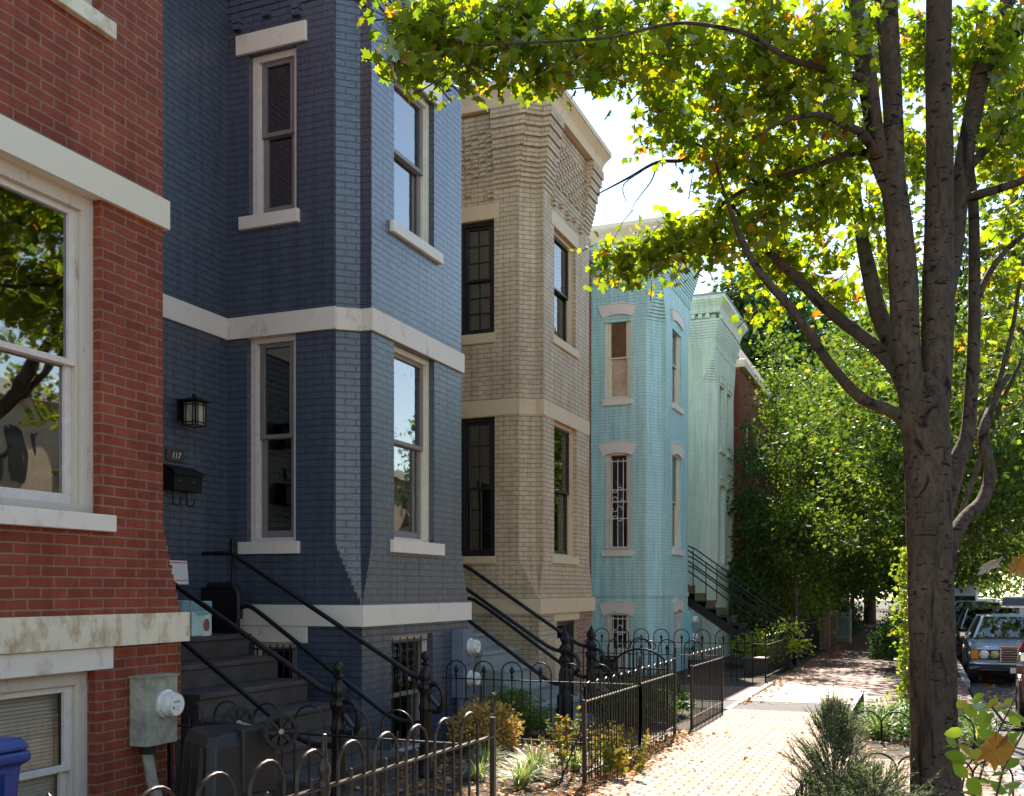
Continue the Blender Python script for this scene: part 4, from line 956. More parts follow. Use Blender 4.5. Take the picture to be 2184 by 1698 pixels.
# ------------------------------------------------------------------ bins
def wheel(root, c, ax, r, w, spokes=8, mt='tyre', hub='galv', name='wheel', local=False):
    ax = Vector(ax).normalized(); u = ax.cross(Vector((0, 0, 1))).normalized(); v = ax.cross(u); fr = (Vector(c), u, v, ax)
    b = MB(); n = 36
    rr = []
    for (q, z) in ((r*.80, -w/2), (r*.97, -w/2), (r, -w/2+.01), (r, w/2-.01), (r*.97, w/2), (r*.80, w/2)):
        rr.append([fr[0]+(u*math.cos(2*math.pi*k/n)+v*math.sin(2*math.pi*k/n))*(q*(1.03 if (k % 2 and q > r*.96) else 1))+ax*z for k in range(n)])
    rr.append(rr[0]); b.ring(rr, False, False); o = b.build(name, M[mt], root, local=local)
    b = MB()
    for k in range(spokes):
        a = 2*math.pi*k/spokes; d = u*math.cos(a)+v*math.sin(a); s = ax.cross(d)
        b.ring([[Vector(c)+d*q+s*h+ax*z for h, z in ((-wd, -w*.25), (wd, -w*.25), (wd, w*.4), (-wd, w*.4))] for q, wd in ((r*.12, r*.05), (r*.82, r*.13))])
    b.build('rim', M['rubberblack'] if hub == 'galv' else M[hub], o, local=local)
    b = MB(); b.lathe([(r*.16, -w*.4), (r*.16, w*.45), (r*.1, w*.55), (0, w*.55)], 12, fr=fr); b.build('hub', M['galv'], o, smooth=40, local=local)
    return o
t = thing('trash_bin', (-3.95, 5.1, 0), 'black wheeled trash bin stored upside down behind the hairpin fence', 'trash bin')
W1 = Vector((-3.50, 5.08, .80)); W2 = Vector((-4.06, 5.44, .80)); axd = (W1-W2).normalized(); bd_ = Vector((-.62, -.78, 0)).normalized()
bd_ = (bd_-axd*bd_.dot(axd)).normalized(); ctr = (W1+W2)/2
def bq(a, c_, z): return ctr+axd*a+bd_*c_+Vector((0, 0, z-.80))
b = MB()
rings = []
for z, k in ((-.02, .07), (.03, .07), (.04, .035), (.30, .02), (.74, -.01), (.80, -.03), (.815, -.05)):
    hw, d0, d1 = .25+k, .02-k*.5, .40+k
    rings.append([bq(-hw, d0, z), bq(-hw*.4, d0+.01, z), bq(hw*.4, d0+.01, z), bq(hw, d0, z), bq(hw, d1-.05, z), bq(hw-.05, d1, z), bq(-hw+.05, d1, z), bq(-hw, d1-.05, z)])
b.ring(rings); b.build('bin_body', M['rubberblack'], t, bevel=.008)
for a in (-.2, -.07, .07, .2):
    b = MB(); b.ring([[bq(a-.012, .41, z), bq(a+.012, .41, z), bq(a+.012, .425+(.05 if z < .1 else 0), z), bq(a-.012, .425+(.05 if z < .1 else 0), z)] for z in (.08, .74)]); b.build('rib', M['rubberblack'], t)
b = MB(); b.ring([[bq(a, c_, z) for a, c_ in ((.12, -.02), (.26, -.02), (.27, .2), (.12, .2))] for z in (.45, .84)]); b.build('axle_housing', M['rubberblack'], t, bevel=.015)
for c_ in (W1+axd*.015+Vector((0, 0, .02)), W2): wheel(t, c_, axd, .105, .05)
b = MB(); b.tube([W1, W2], .012, 8); b.build('axle', M['galv'], t)
t = thing('recycling_bin', (-4.05, 3.6, 0), 'blue plastic recycling bin in front of the basement window at the lower left', 'recycling bin')
b = MB(); cx_, cy_ = -4.16, 3.32
rings = [[(cx_+sx*(.24+k), cy_+sy*(.26+k), z) for sx, sy in ((-1, -1), (1, -1), (1, 1), (-1, 1))] for z, k in ((0, -.04), (.84, .02), (.85, .05), (.90, .05))]
b.ring(rings); b.build('bin_body', M['bluebin'], t, bevel=.02)
b = MB(); b.ring([[(cx_+sx*(.29), cy_+sy*(.31), .902) for sx, sy in ((-1, -1), (1, -1), (1, 1), (-1, 1))], [(cx_+sx*(.27), cy_+sy*(.29), .96) for sx, sy in ((-1, -1), (1, -1), (1, 1), (-1, 1))]]); b.build('lid', M['bluebin'], t, bevel=.02)
for y in (cy_+.17,):
    b = MB(); b.box(cx_+.26, cx_+.275, y, y+.02, .1, .80); b.build('rib', M['bluebin'], t)

# ------------------------------------------------------------------ fences
FLEUR = [(0, 0), (.012, .0), (.012, .02), (.022, .035), (.012, .05), (.012, .06), (.026, .085), (.030, .10), (.018, .125), (.007, .145), (0, .16)]
def hairpin(p0, p1, label, sp=.30, aw=.19, zr=.70, za=.20, zl=.10, mt='iron2', fleur=False, posts=(0, 1), post_h=.86, r=.008, mid=True, group='hairpin fences around the front gardens', first=0.5, lo=True, rsq=.013, cat='fence', name='hairpin_fence', post_r=.016, finial=True):
    p0 = Vector((*p0, gz(p0[1]))); p1 = Vector((*p1, gz(p1[1]))); L = (p1-p0).length; d = (p1-p0)/L; n = Vector((-d.y, d.x, 0)).normalized(); Z = Vector((0, 0, 1))
    root = thing(name, tuple(p0), label, cat, group)
    for z in ((zr, zl) if lo else (zr,)):
        b = MB(); b.ring([[q+n*a+Z*(z+c) for a, c in ((-rsq, -.006), (rsq, -.006), (rsq, .006), (-rsq, .006))] for q in (p0, p1)]); b.build('rail', M[mt], root)
    h = MB(); c0 = Vector((0, 0, 0)); hw = aw/2
    pts = [c0-d*hw+Z*-.02]+[c0-d*hw+Z*(zr+za-hw)]+[c0-d*hw*math.cos(a)+Z*(zr+za-hw+hw*math.sin(a)) for a in [math.pi*k/10 for k in range(1, 10)]]+[c0+d*hw+Z*(zr+za-hw), c0+d*hw+Z*-.02]
    h.tube(pts, r, 6); proto = h.build('hoop', M[mt], root, smooth=60, local=True)
    m_ = MB()
    if fleur:
        m_.tube([Z*-.02, Z*(zr+.005)], r*.9, 6); m_.lathe(FLEUR, 8, (0, 0, zr+.005))
    else: m_.tube([Z*-.02, Z*(zr+.05), Z*(zr+.055)], [r*.9, r*.9, r*.5], 6)
    pm = m_.build('picket', M[mt], root, smooth=60, local=True)
    N = int((L-sp*first)/sp)+1; lst = []
    for i in range(N):
        u = sp*(first+i)
        if u+hw > L: break
        lst.append(u)
    for i, u in enumerate(lst):
        a = proto if i == 0 else proto.copy(); bb = pm if i == 0 else pm.copy()
        if i: COL.objects.link(a); COL.objects.link(bb)
        a.location = d*u; bb.location = d*u
    for t_ in posts:
        q = d*L*t_; b = MB(); b.ring([[q+d*a*post_r+n*c*post_r+Z*z for a, c in ((-1, -1), (1, -1), (1, 1), (-1, 1))] for z in (-.1, post_h)])
        o = b.build('post', M[mt], root, local=True)
        if finial: b = MB(); b.lathe([(.016, 0), (.024, .01), (.014, .025), (.012, .04), (.02, .055), (.012, .09), (.006, .11), (.013, .12), (0, .135)], 8, (q.x, q.y, post_h)); b.build('finial', M[mt], o, smooth=60, local=True)
    return root
hairpin((-2.70, 2.6), (-2.62, 6.22), 'hairpin wire fence along the sidewalk nearest the camera, ending at a slim post', sp=.345, aw=.245, zr=.735, za=.19, lo=True, r=.0095, mt='iron2', first=.45, rsq=.016)
t = thing('cast_post', (-2.66, 4.24, 0), 'slender turned cast iron post rising through the nearest hairpin fence', 'fence post')
b = MB(); b.lathe([(.018, 0), (.018, .66), (.03, .70), (.034, .73), (.026, .75), (.022, .78), (.032, .80), (.03, .83), (.02, .85), (.015, .90), (.011, .97), (.012, .985), (0, .99)], 10, (-2.665, 4.24, -.03)); b.build('post', M['iron2'], t, smooth=50)
hairpin((-4.95, 5.86), (-2.68, 5.80), 'thin hairpin fence between the dark blue stoop and the upside-down bin', sp=.335, aw=.235, zr=.735, za=.19, r=.007, mt='iron', posts=(0,), finial=False)
hairpin((-2.75, 8.60), (-2.75, 10.50), 'hairpin fence panel along the sidewalk by the yellow shrub', sp=.27, aw=.165, zr=.73, za=.17, r=.0062, fleur=False, posts=(0, 1), post_h=.75, group='hairpin fences around the front gardens', finial=False)
hairpin((-2.75, 10.50), (-2.75, 12.15), 'hairpin fence panel along the sidewalk in front of the beige stoop', sp=.27, aw=.165, zr=.74, za=.17, r=.0062, posts=(0, 1), post_h=.92)
hairpin((-2.75, 13.12), (-2.75, 15.30), 'farthest hairpin fence panel, between the garden path and the driveway', sp=.27, aw=.165, zr=.76, za=.17, r=.0065, posts=(0, 1), post_h=.78, finial=False)
hairpin((-5.0, 10.42), (-2.80, 10.42), 'hairpin fence with spear finials between the dark blue house and the beige stoop', sp=.335, aw=.24, zr=.74, za=.20, r=.008, mt='iron', fleur=True, posts=())
hairpin((-5.0, 15.38), (-2.80, 15.38), 'hairpin fence with spear finials edging the driveway beside the beige house', sp=.40, aw=.27, zr=.78, za=.23, r=.009, mt='iron', fleur=True, posts=())
hairpin((-6.4, 20.55), (-2.85, 20.55), 'hairpin fence with spear finials in front of the light blue bay', sp=.42, aw=.31, zr=.74, za=.27, r=.010, mt='iron', fleur=True, posts=())
hairpin((-2.85, 20.6), (-2.85, 24.4), 'black hairpin fence along the far sidewalk by the trough planter', sp=.42, aw=.28, zr=.72, za=.2, r=.007, mt='iron', posts=(0, 1))
# little arched garden gate, ajar
t = thing('garden_gate', (-2.82, 12.2, -.1), 'small arched iron garden gate with scroll crest standing open beside the hairpin fence', 'gate')
b = MB(); gx = [-3.50+i*.085 for i in range(8)]; Zr = Vector((0, 0, 1)); yg = 12.25
for x in gx:
    q = (x+3.2)/.33; zt = .68+.22*math.sqrt(max(0, 1-min(1, q*q)))
    b.tube([(x, yg, -.05), (x, yg, zt)], .008, 6)
b.build('bars', M['iron'], t)
b = MB(); b.tube([(-3.2-.34*math.cos(a), yg, .68+.24*math.sin(a)) for a in [math.pi*k/16 for k in range(17)]], .014, 6); b.tube([(-3.54, yg, .68), (-2.86, yg, .68)], .012, 6); b.tube([(-3.54, yg, .02), (-2.86, yg, .02)], .012, 6)
b.tube([(-3.54, yg, -.06), (-3.54, yg, .69)], .013, 6); b.tube([(-2.86, yg, -.06), (-2.86, yg, .69)], .013, 6); b.build('gate_frame', M['iron'], t)
b = MB()
for s in (-1, 1): b.tube([(-3.2+s*(.13-.09*k/10*1.0*math.cos(k*.45)), yg, .97+.05*math.sin(k*.45)+.0*k) for k in range(11)], .008, 5)
b.tube([(-3.2+.13*math.cos(a), yg, .93+.13*math.sin(a)) for a in [math.pi*k/12 for k in range(13)]], .01, 6); b.build('crest', M['iron'], t)
# slanted stake beside the first far panel
t = thing('garden_stake', (-2.8, 8.4, 0), 'thin dark metal stake leaning beside the fence corner', 'stake')
b = MB(); b.tube([(-2.86, 8.22, -.02), (-2.72, 8.5, .50)], .008, 6); b.build('rod', M['iron'], t)
# spear picket fence and brick piers farther on
def spear(p0, p1, label, h=1.0, sp=.13):
    p0 = Vector((*p0, gz(p0[1]))); p1 = Vector((*p1, gz(p1[1]))); L = (p1-p0).length; d = (p1-p0)/L; n = Vector((-d.y, d.x, 0)); Z = Vector((0, 0, 1))
    root = thing('picket_fence', tuple(p0), label, 'fence', 'black picket fences by the far sidewalk')
    for z in (.15, h-.18):
        b = MB(); b.ring([[q+n*a+Z*(z+c) for a, c in ((-.015, -.012), (.015, -.012), (.015, .012), (-.015, .012))] for q in (p0, p1)]); b.build('rail', M['iron'], root)
    m_ = MB(); m_.tube([Z*-.02, Z*(h-.1), Z*(h-.08), Z*(h-.04), Z*h], [.011, .011, .022, .014, .002], 6); pm = m_.build('picket', M['iron'], root, local=True)
    for i in range(int(L/sp)):
        o = pm if i == 0 else pm.copy()
        if i: COL.objects.link(o)
        o.location = d*(i*sp+.05)
spear((-2.95, 24.6), (-3.0, 30.6), 'black spear-topped picket fence beyond the mint house stairs', 1.1)
spear((-3.0, 30.8), (-3.05, 34.2), 'black picket fence overgrown with brown vine before the brick piers', 1.1)
for i, y in enumerate((34.4, 37.4)):
    t = thing('brick_pier', (-2.95, y, gz(y)), ['nearer of the two old red brick gate piers beside the far sidewalk', 'farther old red brick gate pier, just before the pale wooden gate'][i], 'pier')
    b = MB(); b.box(-3.15, -2.75, y, y+.4, -.5, gz(y)+1.15); b.build('shaft', M['barered'], t); b = MB(); b.box(-3.19, -2.71, y-.04, y+.44, gz(y)+1.152, gz(y)+1.22); b.build('cap', M['concrete'], t, bevel=.01)
t = thing('picket_gate', (-2.9, 39.5, gz(39.5)), 'weathered white wooden gate leaf standing open at the edge of the far sidewalk', 'gate')
b = MB(); z = gz(39.5)
for i in range(6): b.box(-3.05+i*.1, -2.97+i*.1, 39.5, 39.53, z+.05, z+1.15)
b.build('boards', M['stepgrey'], t); b = MB(); b.box(-3.08, -2.42, 39.53, 39.56, z+.2, z+.28); b.box(-3.08, -2.42, 39.53, 39.56, z+.9, z+.98); b.box(-2.46, -2.38, 39.49, 39.57, z, z+1.25); b.build('gate_frame', M['oldwood'], t)
# low hoop edging of the tree boxes
def edging(p0, p1, label, zt=.33, w=.34, ov=.5):
    p0 = Vector((*p0, gz(p0[1]))); p1 = Vector((*p1, gz(p1[1]))); L = (p1-p0).length; d = (p1-p0)/L; Z = Vector((0, 0, 1))
    root = thing('hoop_edging', tuple(p0), label, 'edging fence', 'low hoop edging round the tree boxes')
    h = MB(); hw = w/2; h.tube([d*-hw-Z*.04, d*-hw+Z*(zt-hw)]+[d*-hw*math.cos(a)+Z*(zt-hw+hw*math.sin(a)) for a in [math.pi*k/12 for k in range(1, 12)]]+[d*hw+Z*(zt-hw), d*hw-Z*.04], .009, 6)
    pm = h.build('hoop', M['iron'], root, smooth=60, local=True); n = int(L/(w*.97))
    for i in range(n):
        o = pm if i == 0 else pm.copy()
        if i: COL.objects.link(o)
        o.location = d*(hw+i*w*.97)
edging((-.78, 9.22), (.78, 9.15), 'low iron hoop edging behind the big maple trunk', .34, .30)
edging((-.80, 5.0), (-.80, 9.22), 'low iron hoop edging along the sidewalk side of the maple tree box', .34, .30)
edging((-.75, 12.45), (.78, 12.35), 'low iron hoop edging in front of the strap-leaved plants', .36, .33)
edging((-.75, 12.45), (-.75, 15.1), 'low iron hoop edging on the sidewalk side of the strap-leaved plants', .36, .33)

# ------------------------------------------------------------------ vegetation
rng = np.random.default_rng(11)
def nrm(v): return v/np.maximum(np.linalg.norm(v, axis=-1, keepdims=True), 1e-9)
def _fan(outl, zf=0.0):
    V = np.array([(0, .45, 0)]+[(x, y, zf*abs(x)) for x, y in outl], float); n = len(outl)
    return V, np.array([(0, i+1, (i+1) % n+1) for i in range(n)])
# lobed leaf outline, stem at the origin, tip at y = 1
MAPLE = _fan([(0, 0.02), (.22, -.06), (.30, .10), (.52, .12), (.43, .30), (.62, .52), (.36, .52), (.22, .56), (.26, .78), (.10, .76), (0, 1.02), (-.10, .76), (-.26, .78), (-.22, .56), (-.36, .52), (-.62, .52), (-.43, .30), (-.52, .12), (-.30, .10), (-.22, -.06)], -.28)
OVAL = _fan([(0, 0), (.26, .25), (.30, .55), (.16, .85), (0, 1), (-.16, .85), (-.30, .55), (-.26, .25)], .25)
V5 = _fan([(0, 0), (.30, .12), (.28, .45), (.50, .62), (.15, .72), (0, 1), (-.15, .72), (-.50, .62), (-.28, .45), (-.30, .12)], -.25)
DIA = (np.array([(0, 0, 0), (.32, .5, .08), (0, 1, 0), (-.32, .5, .08)], float), np.array([(0, 1, 2), (0, 2, 3)]))
NEED = (np.array([(-.06, 0, 0), (.06, 0, 0), (0, 1, 0)], float), np.array([(0, 1, 2)]))
def leaves(name, pts, size, tpl, m, parent, up=0.5, droop=0.4, dirs=None, off=None):
    N = len(pts); V, F = tpl
    n = nrm(rng.normal(size=(N, 3))+np.array([0, 0, up*2.0]))
    t = rng.normal(size=(N, 3))+np.array([0, 0, -droop*2]) if dirs is None else dirs+rng.normal(size=(N, 3))*.25
    t = nrm(t-n*(t*n).sum(1, keepdims=True)); s = np.cross(t, n)
    sz = np.broadcast_to(np.asarray(size, float), (N,))*rng.uniform(.7, 1.2, N)
    A = pts[:, None, :]+sz[:, None, None]*(V[None, :, 0:1]*s[:, None]+V[None, :, 1:2]*t[:, None]+V[None, :, 2:3]*n[:, None])
    FF = F[None]+(np.arange(N)*len(V))[:, None, None]
    o = Vector((0, 0, 0)); q = parent
    while q: o += q.location; q = q.parent
    return npmesh(name, A.reshape(-1, 3), FF.reshape(-1, F.shape[1]), m, parent, tuple(o))

def curve(pts, rad, n=6):
    """Catmull-Rom through (point, radius)"""
    out = []; rr = []; Pn = [Vector(p) for p in pts]
    for i in range(len(Pn)-1):
        p0 = Pn[max(i-1, 0)]; p1 = Pn[i]; p2 = Pn[i+1]; p3 = Pn[min(i+2, len(Pn)-1)]
        for k in range(n):
            t = k/n; out.append(.5*((2*p1)+(p2-p0)*t+(2*p0-5*p1+4*p2-p3)*t*t+(3*p1-p0-3*p2+p3)*t**3)); rr.append(rad[i]+(rad[i+1]-rad[i])*t)
    out.append(Pn[-1]); rr.append(rad[-1]); return out, rr

def sprays(centers, radii, n_per, ln=.55, lpt=9):
    """leafy shoots: returns twig segments and leaf points with directions"""
    tw = []; lp = []; ld = []
    for (c, r, k) in zip(centers, radii, n_per):
        for _ in range(k):
            d = nrm(rng.normal(size=3)); p = np.array(c)+d*np.array(r)*rng.uniform(.15, 1)**.5
            dd = nrm(d*np.array([1, 1, .35])+rng.normal(size=3)*.45+np.array([0, 0, -.05])); L = ln*rng.uniform(.6, 1.3)
            q = p-dd*L; q2 = p+np.array([0, 0, -.06]); tw.append((q, (q+p)/2+rng.normal(size=3)*.02, q2))
            m_ = lpt; ts = rng.uniform(.15, 1.05, m_)
            pos = q[None]+(q2-q)[None]*ts[:, None]+rng.normal(size=(m_, 3))*np.array([.09, .09, .045])
            lp.append(pos); ld.append(np.tile(dd*.7+np.array([0, 0, -.6]), (m_, 1)))
    return tw, np.concatenate(lp), np.concatenate(ld)
def twigs(name, tw, r, parent, m):
    b = []; F = []; k = 0; off = np.zeros(3); q = parent
    while q: off += np.array(q.location); q = q.parent
    for seg in tw:
        seg = [np.array(s) for s in seg]
        for j in range(len(seg)-1):
            a, c = seg[j], seg[j+1]; d = c-a; d /= max(np.linalg.norm(d), 1e-6)
            u = np.cross(d, [0, 0, 1.0]); u = u/max(np.linalg.norm(u), 1e-6); v = np.cross(d, u); ra, rc = r*(1-.35*j), r*(1-.35*(j+1))
            for an in (0, 2.09, 4.19): b.append(a+(u*math.cos(an)+v*math.sin(an))*ra)
            for an in (0, 2.09, 4.19): b.append(c+(u*math.cos(an)+v*math.sin(an))*max(rc, .0008))
            for e in range(3): F.append((k+e, k+(e+1) % 3, k+3+(e+1) % 3, k+3+e))
            k += 6
    return npmesh(name, np.array(b), np.array(F), m, parent, tuple(off))

# ---- the big street maple
MB0 = P(1998, 1718, 8.0)
tr = thing('maple_tree', (MB0.x, MB0.y, gz(8.6)), 'big multi-stemmed street maple in the right foreground with pale scarred bark', 'tree')
def limb(root, spec, name='limb', m='bark', seg=5, nn=12, wob=.0):
    pts = [P(x, y, d) for x, y, d, w_ in spec]; rad = [w_/2*d/2188 for x, y, d, w_ in spec]
    p_, r_ = curve(pts, rad, seg)
    r_ = [r*(1+wob*math.sin(i*1.7)+wob*.6*math.sin(i*.9+1)) for i, r in enumerate(r_)]
    b = MB(); b.tube(p_, r_, nn, True); return b.build(name, M[m], root, smooth='all')
trunk = [(2000, 1790, 8.0, 150), (1999, 1722, 8.0, 122), (1996, 1670, 8.0, 103), (1992, 1560, 8.0, 96), (1989, 1400, 8.0, 95), (1985, 1250, 8.0, 93), (1981, 1100, 8.0, 92), (1978, 980, 8.0, 94), (1973, 900, 8.0, 98), (1970, 850, 8.0, 94), (1966, 800, 8.0, 66)]
limb(tr, trunk, 'trunk', seg=6, nn=24, wob=.018)
ML = [
 [(1990, 900, 8.02, 62), (1996, 800, 8.0, 66), (2000, 700, 8.0, 66), (2001, 600, 8.0, 64), (2003, 500, 8.0, 60), (2004, 300, 7.9, 55), (2001, 150, 7.8, 52), (2003, 0, 7.7, 52), (2006, -200, 7.6, 46)],
 [(1952, 900, 7.98, 58), (1940, 800, 7.95, 54), (1930, 700, 7.9, 58), (1927, 600, 7.9, 60), (1916, 470, 7.85, 54), (1904, 370, 7.8, 50), (1905, 250, 7.75, 40), (1896, 100, 7.7, 44), (1890, 0, 7.6, 46), (1880, -200, 7.5, 38)],
 [(1912, 440, 7.88, 40), (1885, 360, 7.8, 36), (1866, 280, 7.7, 36), (1848, 160, 7.6, 42), (1828, 50, 7.5, 42), (1815, -60, 7.4, 40), (1800, -250, 7.3, 30)],
 [(2020, 640, 8.05, 30), (2036, 540, 8.1, 34), (2046, 440, 8.2, 34), (2056, 340, 8.2, 38), (2074, 250, 8.3, 38), (2090, 170, 8.3, 40), (2115, 90, 8.3, 34), (2150, 0, 8.3, 32), (2200, -150, 8.3, 28)],
 [(2092, 165, 8.3, 26), (2130, 110, 8.2, 26), (2184, 50, 8.1, 24), (2260, -40, 8.0, 20)],
 [(2070, 352, 8.25, 22), (2110, 310, 8.4, 20), (2150, 270, 8.5, 18), (2190, 232, 8.6, 16)],
 [(2055, 430, 8.2, 24), (2090, 415, 8.1, 20), (2140, 400, 8.0, 18), (2200, 378, 7.9, 16)],
 [(2078, 270, 8.3, 22), (2082, 150, 8.5, 20), (2092, 40, 8.6, 18), (2098, -80, 8.7, 14)],
 [(2018, 1040, 8.1, 34), (2036, 990, 8.15, 34), (2062, 930, 8.25, 30), (2071, 850, 8.35, 28), (2078, 700, 8.4, 26), (2078, 560, 8.45, 24), (2076, 440, 8.5, 22), (2068, 340, 8.5, 14)],
 [(2015, 1190, 8.1, 40), (2036, 1142, 8.2, 34), (2058, 1105, 8.3, 28), (2096, 1068, 8.4, 28), (2112, 1010, 8.5, 26), (2098, 945, 8.5, 22), (2104, 895, 8.6, 20), (2125, 850, 8.8, 12), (2150, 800, 9, 8)],
 [(2084, 640, 8.4, 14), (2112, 580, 8.5, 14), (2150, 530, 8.6, 13), (2200, 490, 8.7, 11)],
 [(2108, 900, 8.6, 12), (2135, 800, 8.7, 11), (2160, 700, 8.8, 9), (2175, 600, 8.8, 6)],
 [(1950, 925, 8.0, 40), (1920, 890, 7.95, 30), (1888, 872, 7.9, 26), (1835, 848, 7.8, 24), (1777, 786, 7.7, 22), (1732, 721, 7.6, 20), (1685, 655, 7.6, 20), (1633, 597, 7.6, 17), (1590, 530, 7.7, 14), (1555, 440, 7.8, 9), (1535, 380, 7.9, 5), (1520, 320, 8, 3)],
 [(1945, 860, 8.0, 44), (1916, 796, 8.1, 34), (1862, 736, 8.3, 28), (1767, 662, 8.6, 26), (1693, 587, 8.8, 22), (1618, 517, 9.0, 13), (1570, 450, 9.3, 8), (1530, 400, 9.5, 4)],
 [(1935, 830, 8.1, 44), (1906, 746, 8.3, 40), (1872, 662, 8.6, 36), (1852, 572, 8.8, 32), (1837, 498, 9.0, 26), (1825, 400, 9.2, 18), (1812, 300, 9.4, 12)],
 [(1905, 440, 7.85, 24), (1874, 368, 7.8, 22), (1852, 330, 7.8, 17), (1812, 328, 7.8, 14), (1742, 353, 8.0, 12), (1683, 373, 8.3, 11), (1617, 392, 8.8, 10), (1546, 432, 9.3, 9), (1501, 483, 9.7, 8), (1433, 547, 10.0, 5), (1380, 580, 10.2, 3)],
 [(1880, 350, 7.8, 24), (1862, 318, 7.7, 21), (1837, 284, 7.5, 19), (1802, 269, 7.4, 16), (1767, 250, 7.3, 14), (1727, 246, 7.2, 12), (1668, 261, 7.1, 8), (1600, 300, 7.0, 4)],
 [(1850, 175, 7.6, 22), (1822, 162, 7.5, 16), (1742, 144, 7.2, 15), (1678, 122, 7.0, 13), (1608, 80, 6.8, 11), (1543, 60, 6.7, 9), (1440, 50, 6.5, 7), (1300, 80, 6.3, 6), (1150, 90, 6.2, 5), (1000, 95, 6.1, 4), (900, 60, 6.0, 3)],
 [(1837, 284, 7.5, 14), (1700, 200, 8.0, 12), (1560, 160, 8.4, 10), (1420, 150, 8.8, 8), (1300, 180, 9, 5), (1220, 190, 9.1, 3)],
 [(1617, 392, 8.8, 8), (1540, 340, 9.2, 7), (1470, 300, 9.6, 5), (1400, 290, 9.8, 3)],
 [(1530, 300, 9.6, 10), (1492, 315, 9.7, 9), (1455, 342, 9.8, 9), (1401, 347, 9.9, 7), (1342, 379, 10.1, 5), (1274, 415, 10.3, 2.5)],
 [(1401, 347, 9.9, 4), (1390, 385, 10, 3), (1360, 425, 10.1, 2), (1345, 450, 10.1, 1)],
 [(1370, 365, 10, 3), (1330, 395, 10, 2.4), (1335, 430, 10, 1.6)],
]
for s in ML: limb(tr, s, 'limb', nn=12 if s[0][3] > 20 else 8)
# leafy masses: centre x, y, distance, half width, half height in photograph pixels, depth radius in metres, shoots
CR = [
 (900, 50, 6.1, 55, 75, .35, 34), (880, 120, 6.0, 35, 35, .2, 10), (985, 90, 6.3, 70, 80, .4, 40), (1085, 95, 6.5, 60, 70, .4, 34), (1180, 115, 6.7, 60, 60, .4, 30), (1090, 10, 6.8, 110, 40, .5, 34), (1240, 40, 7.0, 110, 55, .5, 46),
 (1290, 105, 7.6, 80, 70, .6, 40), (1400, 60, 7.5, 100, 80, .7, 60), (1390, 170, 8.6, 80, 70, .7, 46), (1455, 250, 9.4, 75, 70, .6, 46), (1390, 300, 9.6, 40, 30, .4, 10), (1520, 120, 8.2, 90, 110, .9, 75), (1560, 250, 8.6, 90, 70, .8, 55), (1560, 350, 9.2, 80, 60, .7, 46),
 (1640, 60, 7.4, 90, 100, .9, 70), (1660, 200, 7.8, 90, 80, .9, 60), (1680, 320, 8.4, 90, 70, .9, 60), (1650, 430, 9.0, 80, 70, .8, 46), (1755, 430, 8.6, 70, 80, .8, 46), (1770, 80, 7.3, 80, 110, .8, 60), (1780, 230, 7.6, 70, 80, .8, 46), (1800, 360, 8.2, 60, 60, .7, 34),
 (1330, 560, 10.1, 60, 40, .4, 26), (1400, 525, 10.0, 70, 50, .4, 36), (1460, 500, 9.8, 70, 55, .5, 38), (1540, 480, 9.5, 60, 50, .5, 26), (1530, 540, 9.6, 50, 35, .4, 14), (1620, 500, 8.8, 50, 45, .5, 18), (1300, 510, 10.2, 25, 20, .2, 5),
 (1860, 60, 8.4, 70, 80, .8, 36), (1880, 470, 9.0, 60, 70, .7, 26), (1960, 120, 8.8, 60, 110, .8, 36), (2050, 100, 8.6, 60, 120, .8, 34), (2140, 120, 8.4, 70, 100, .9, 44), (2140, 330, 8.6, 60, 70, .7, 34), (2160, 460, 8.8, 50, 50, .6, 16), (1960, 330, 9.2, 40, 80, .6, 22), (2150, 220, 8.2, 40, 50, .4, 14),
 (1690, 560, 9.2, 70, 50, .5, 26), (1600, 590, 9.6, 50, 30, .4, 9), (1780, 620, 9.6, 60, 45, .5, 20), (1880, 590, 9.8, 50, 60, .5, 18), (1650, 660, 9.8, 50, 25, .3, 7), (1900, 300, 9.6, 50, 100, .5, 22), (2130, 600, 9.4, 60, 70, .5, 22), (2100, 720, 9.6, 50, 50, .4, 12), (1770, 540, 9.0, 50, 40, .5, 12)]
cs = [tuple(P(x, y, d)) for x, y, d, *_ in CR]; rr_ = [(rx*.92*d/2188, dr*.8+rx*d/2188*.3, ry*.9*d/2188) for x, y, d, rx, ry, dr, k in CR]
tw, lp, ld = sprays(cs, rr_, [max(2, int(c[6]*(.52 if 1200 < c[0] < 1850 and c[1] < 460 else .55 if c[0] < 1240 else .74))) for c in CR], .36, 12)
twigs('twigs', tw, .0065, tr, M['twig'])
leaves('crown', lp, rng.choice([.06, .08, .095, .11], len(lp), p=[.25, .35, .27, .13]), MAPLE, M['maple'], tr, up=.25, dirs=ld)
# the part of the crown above and behind the picture
cs = []; rr2 = []; kk = []
for i in range(18):
    a = rng.uniform(0, 6.28); r = rng.uniform(.5, 3.8)
    c = np.array([.1+r*math.cos(a), 7.6+r*math.sin(a)*.9, rng.uniform(6.3, 10.5)])
    d = c[1]*cT-c[0]*sT; 
    if d > .5 and 1258-(c[2]-1.65)/d*2188 > -150: continue
    if c[0] < -1.2 and c[1] > 6: continue
    cs.append(tuple(c)); rr2.append((.8, .8, .6)); kk.append(7)
tw, lp, ld = sprays(cs, rr2, kk, .5, 9)
leaves('upper_crown', lp, .13, V5, M['maple'], tr, up=.3, dirs=ld)

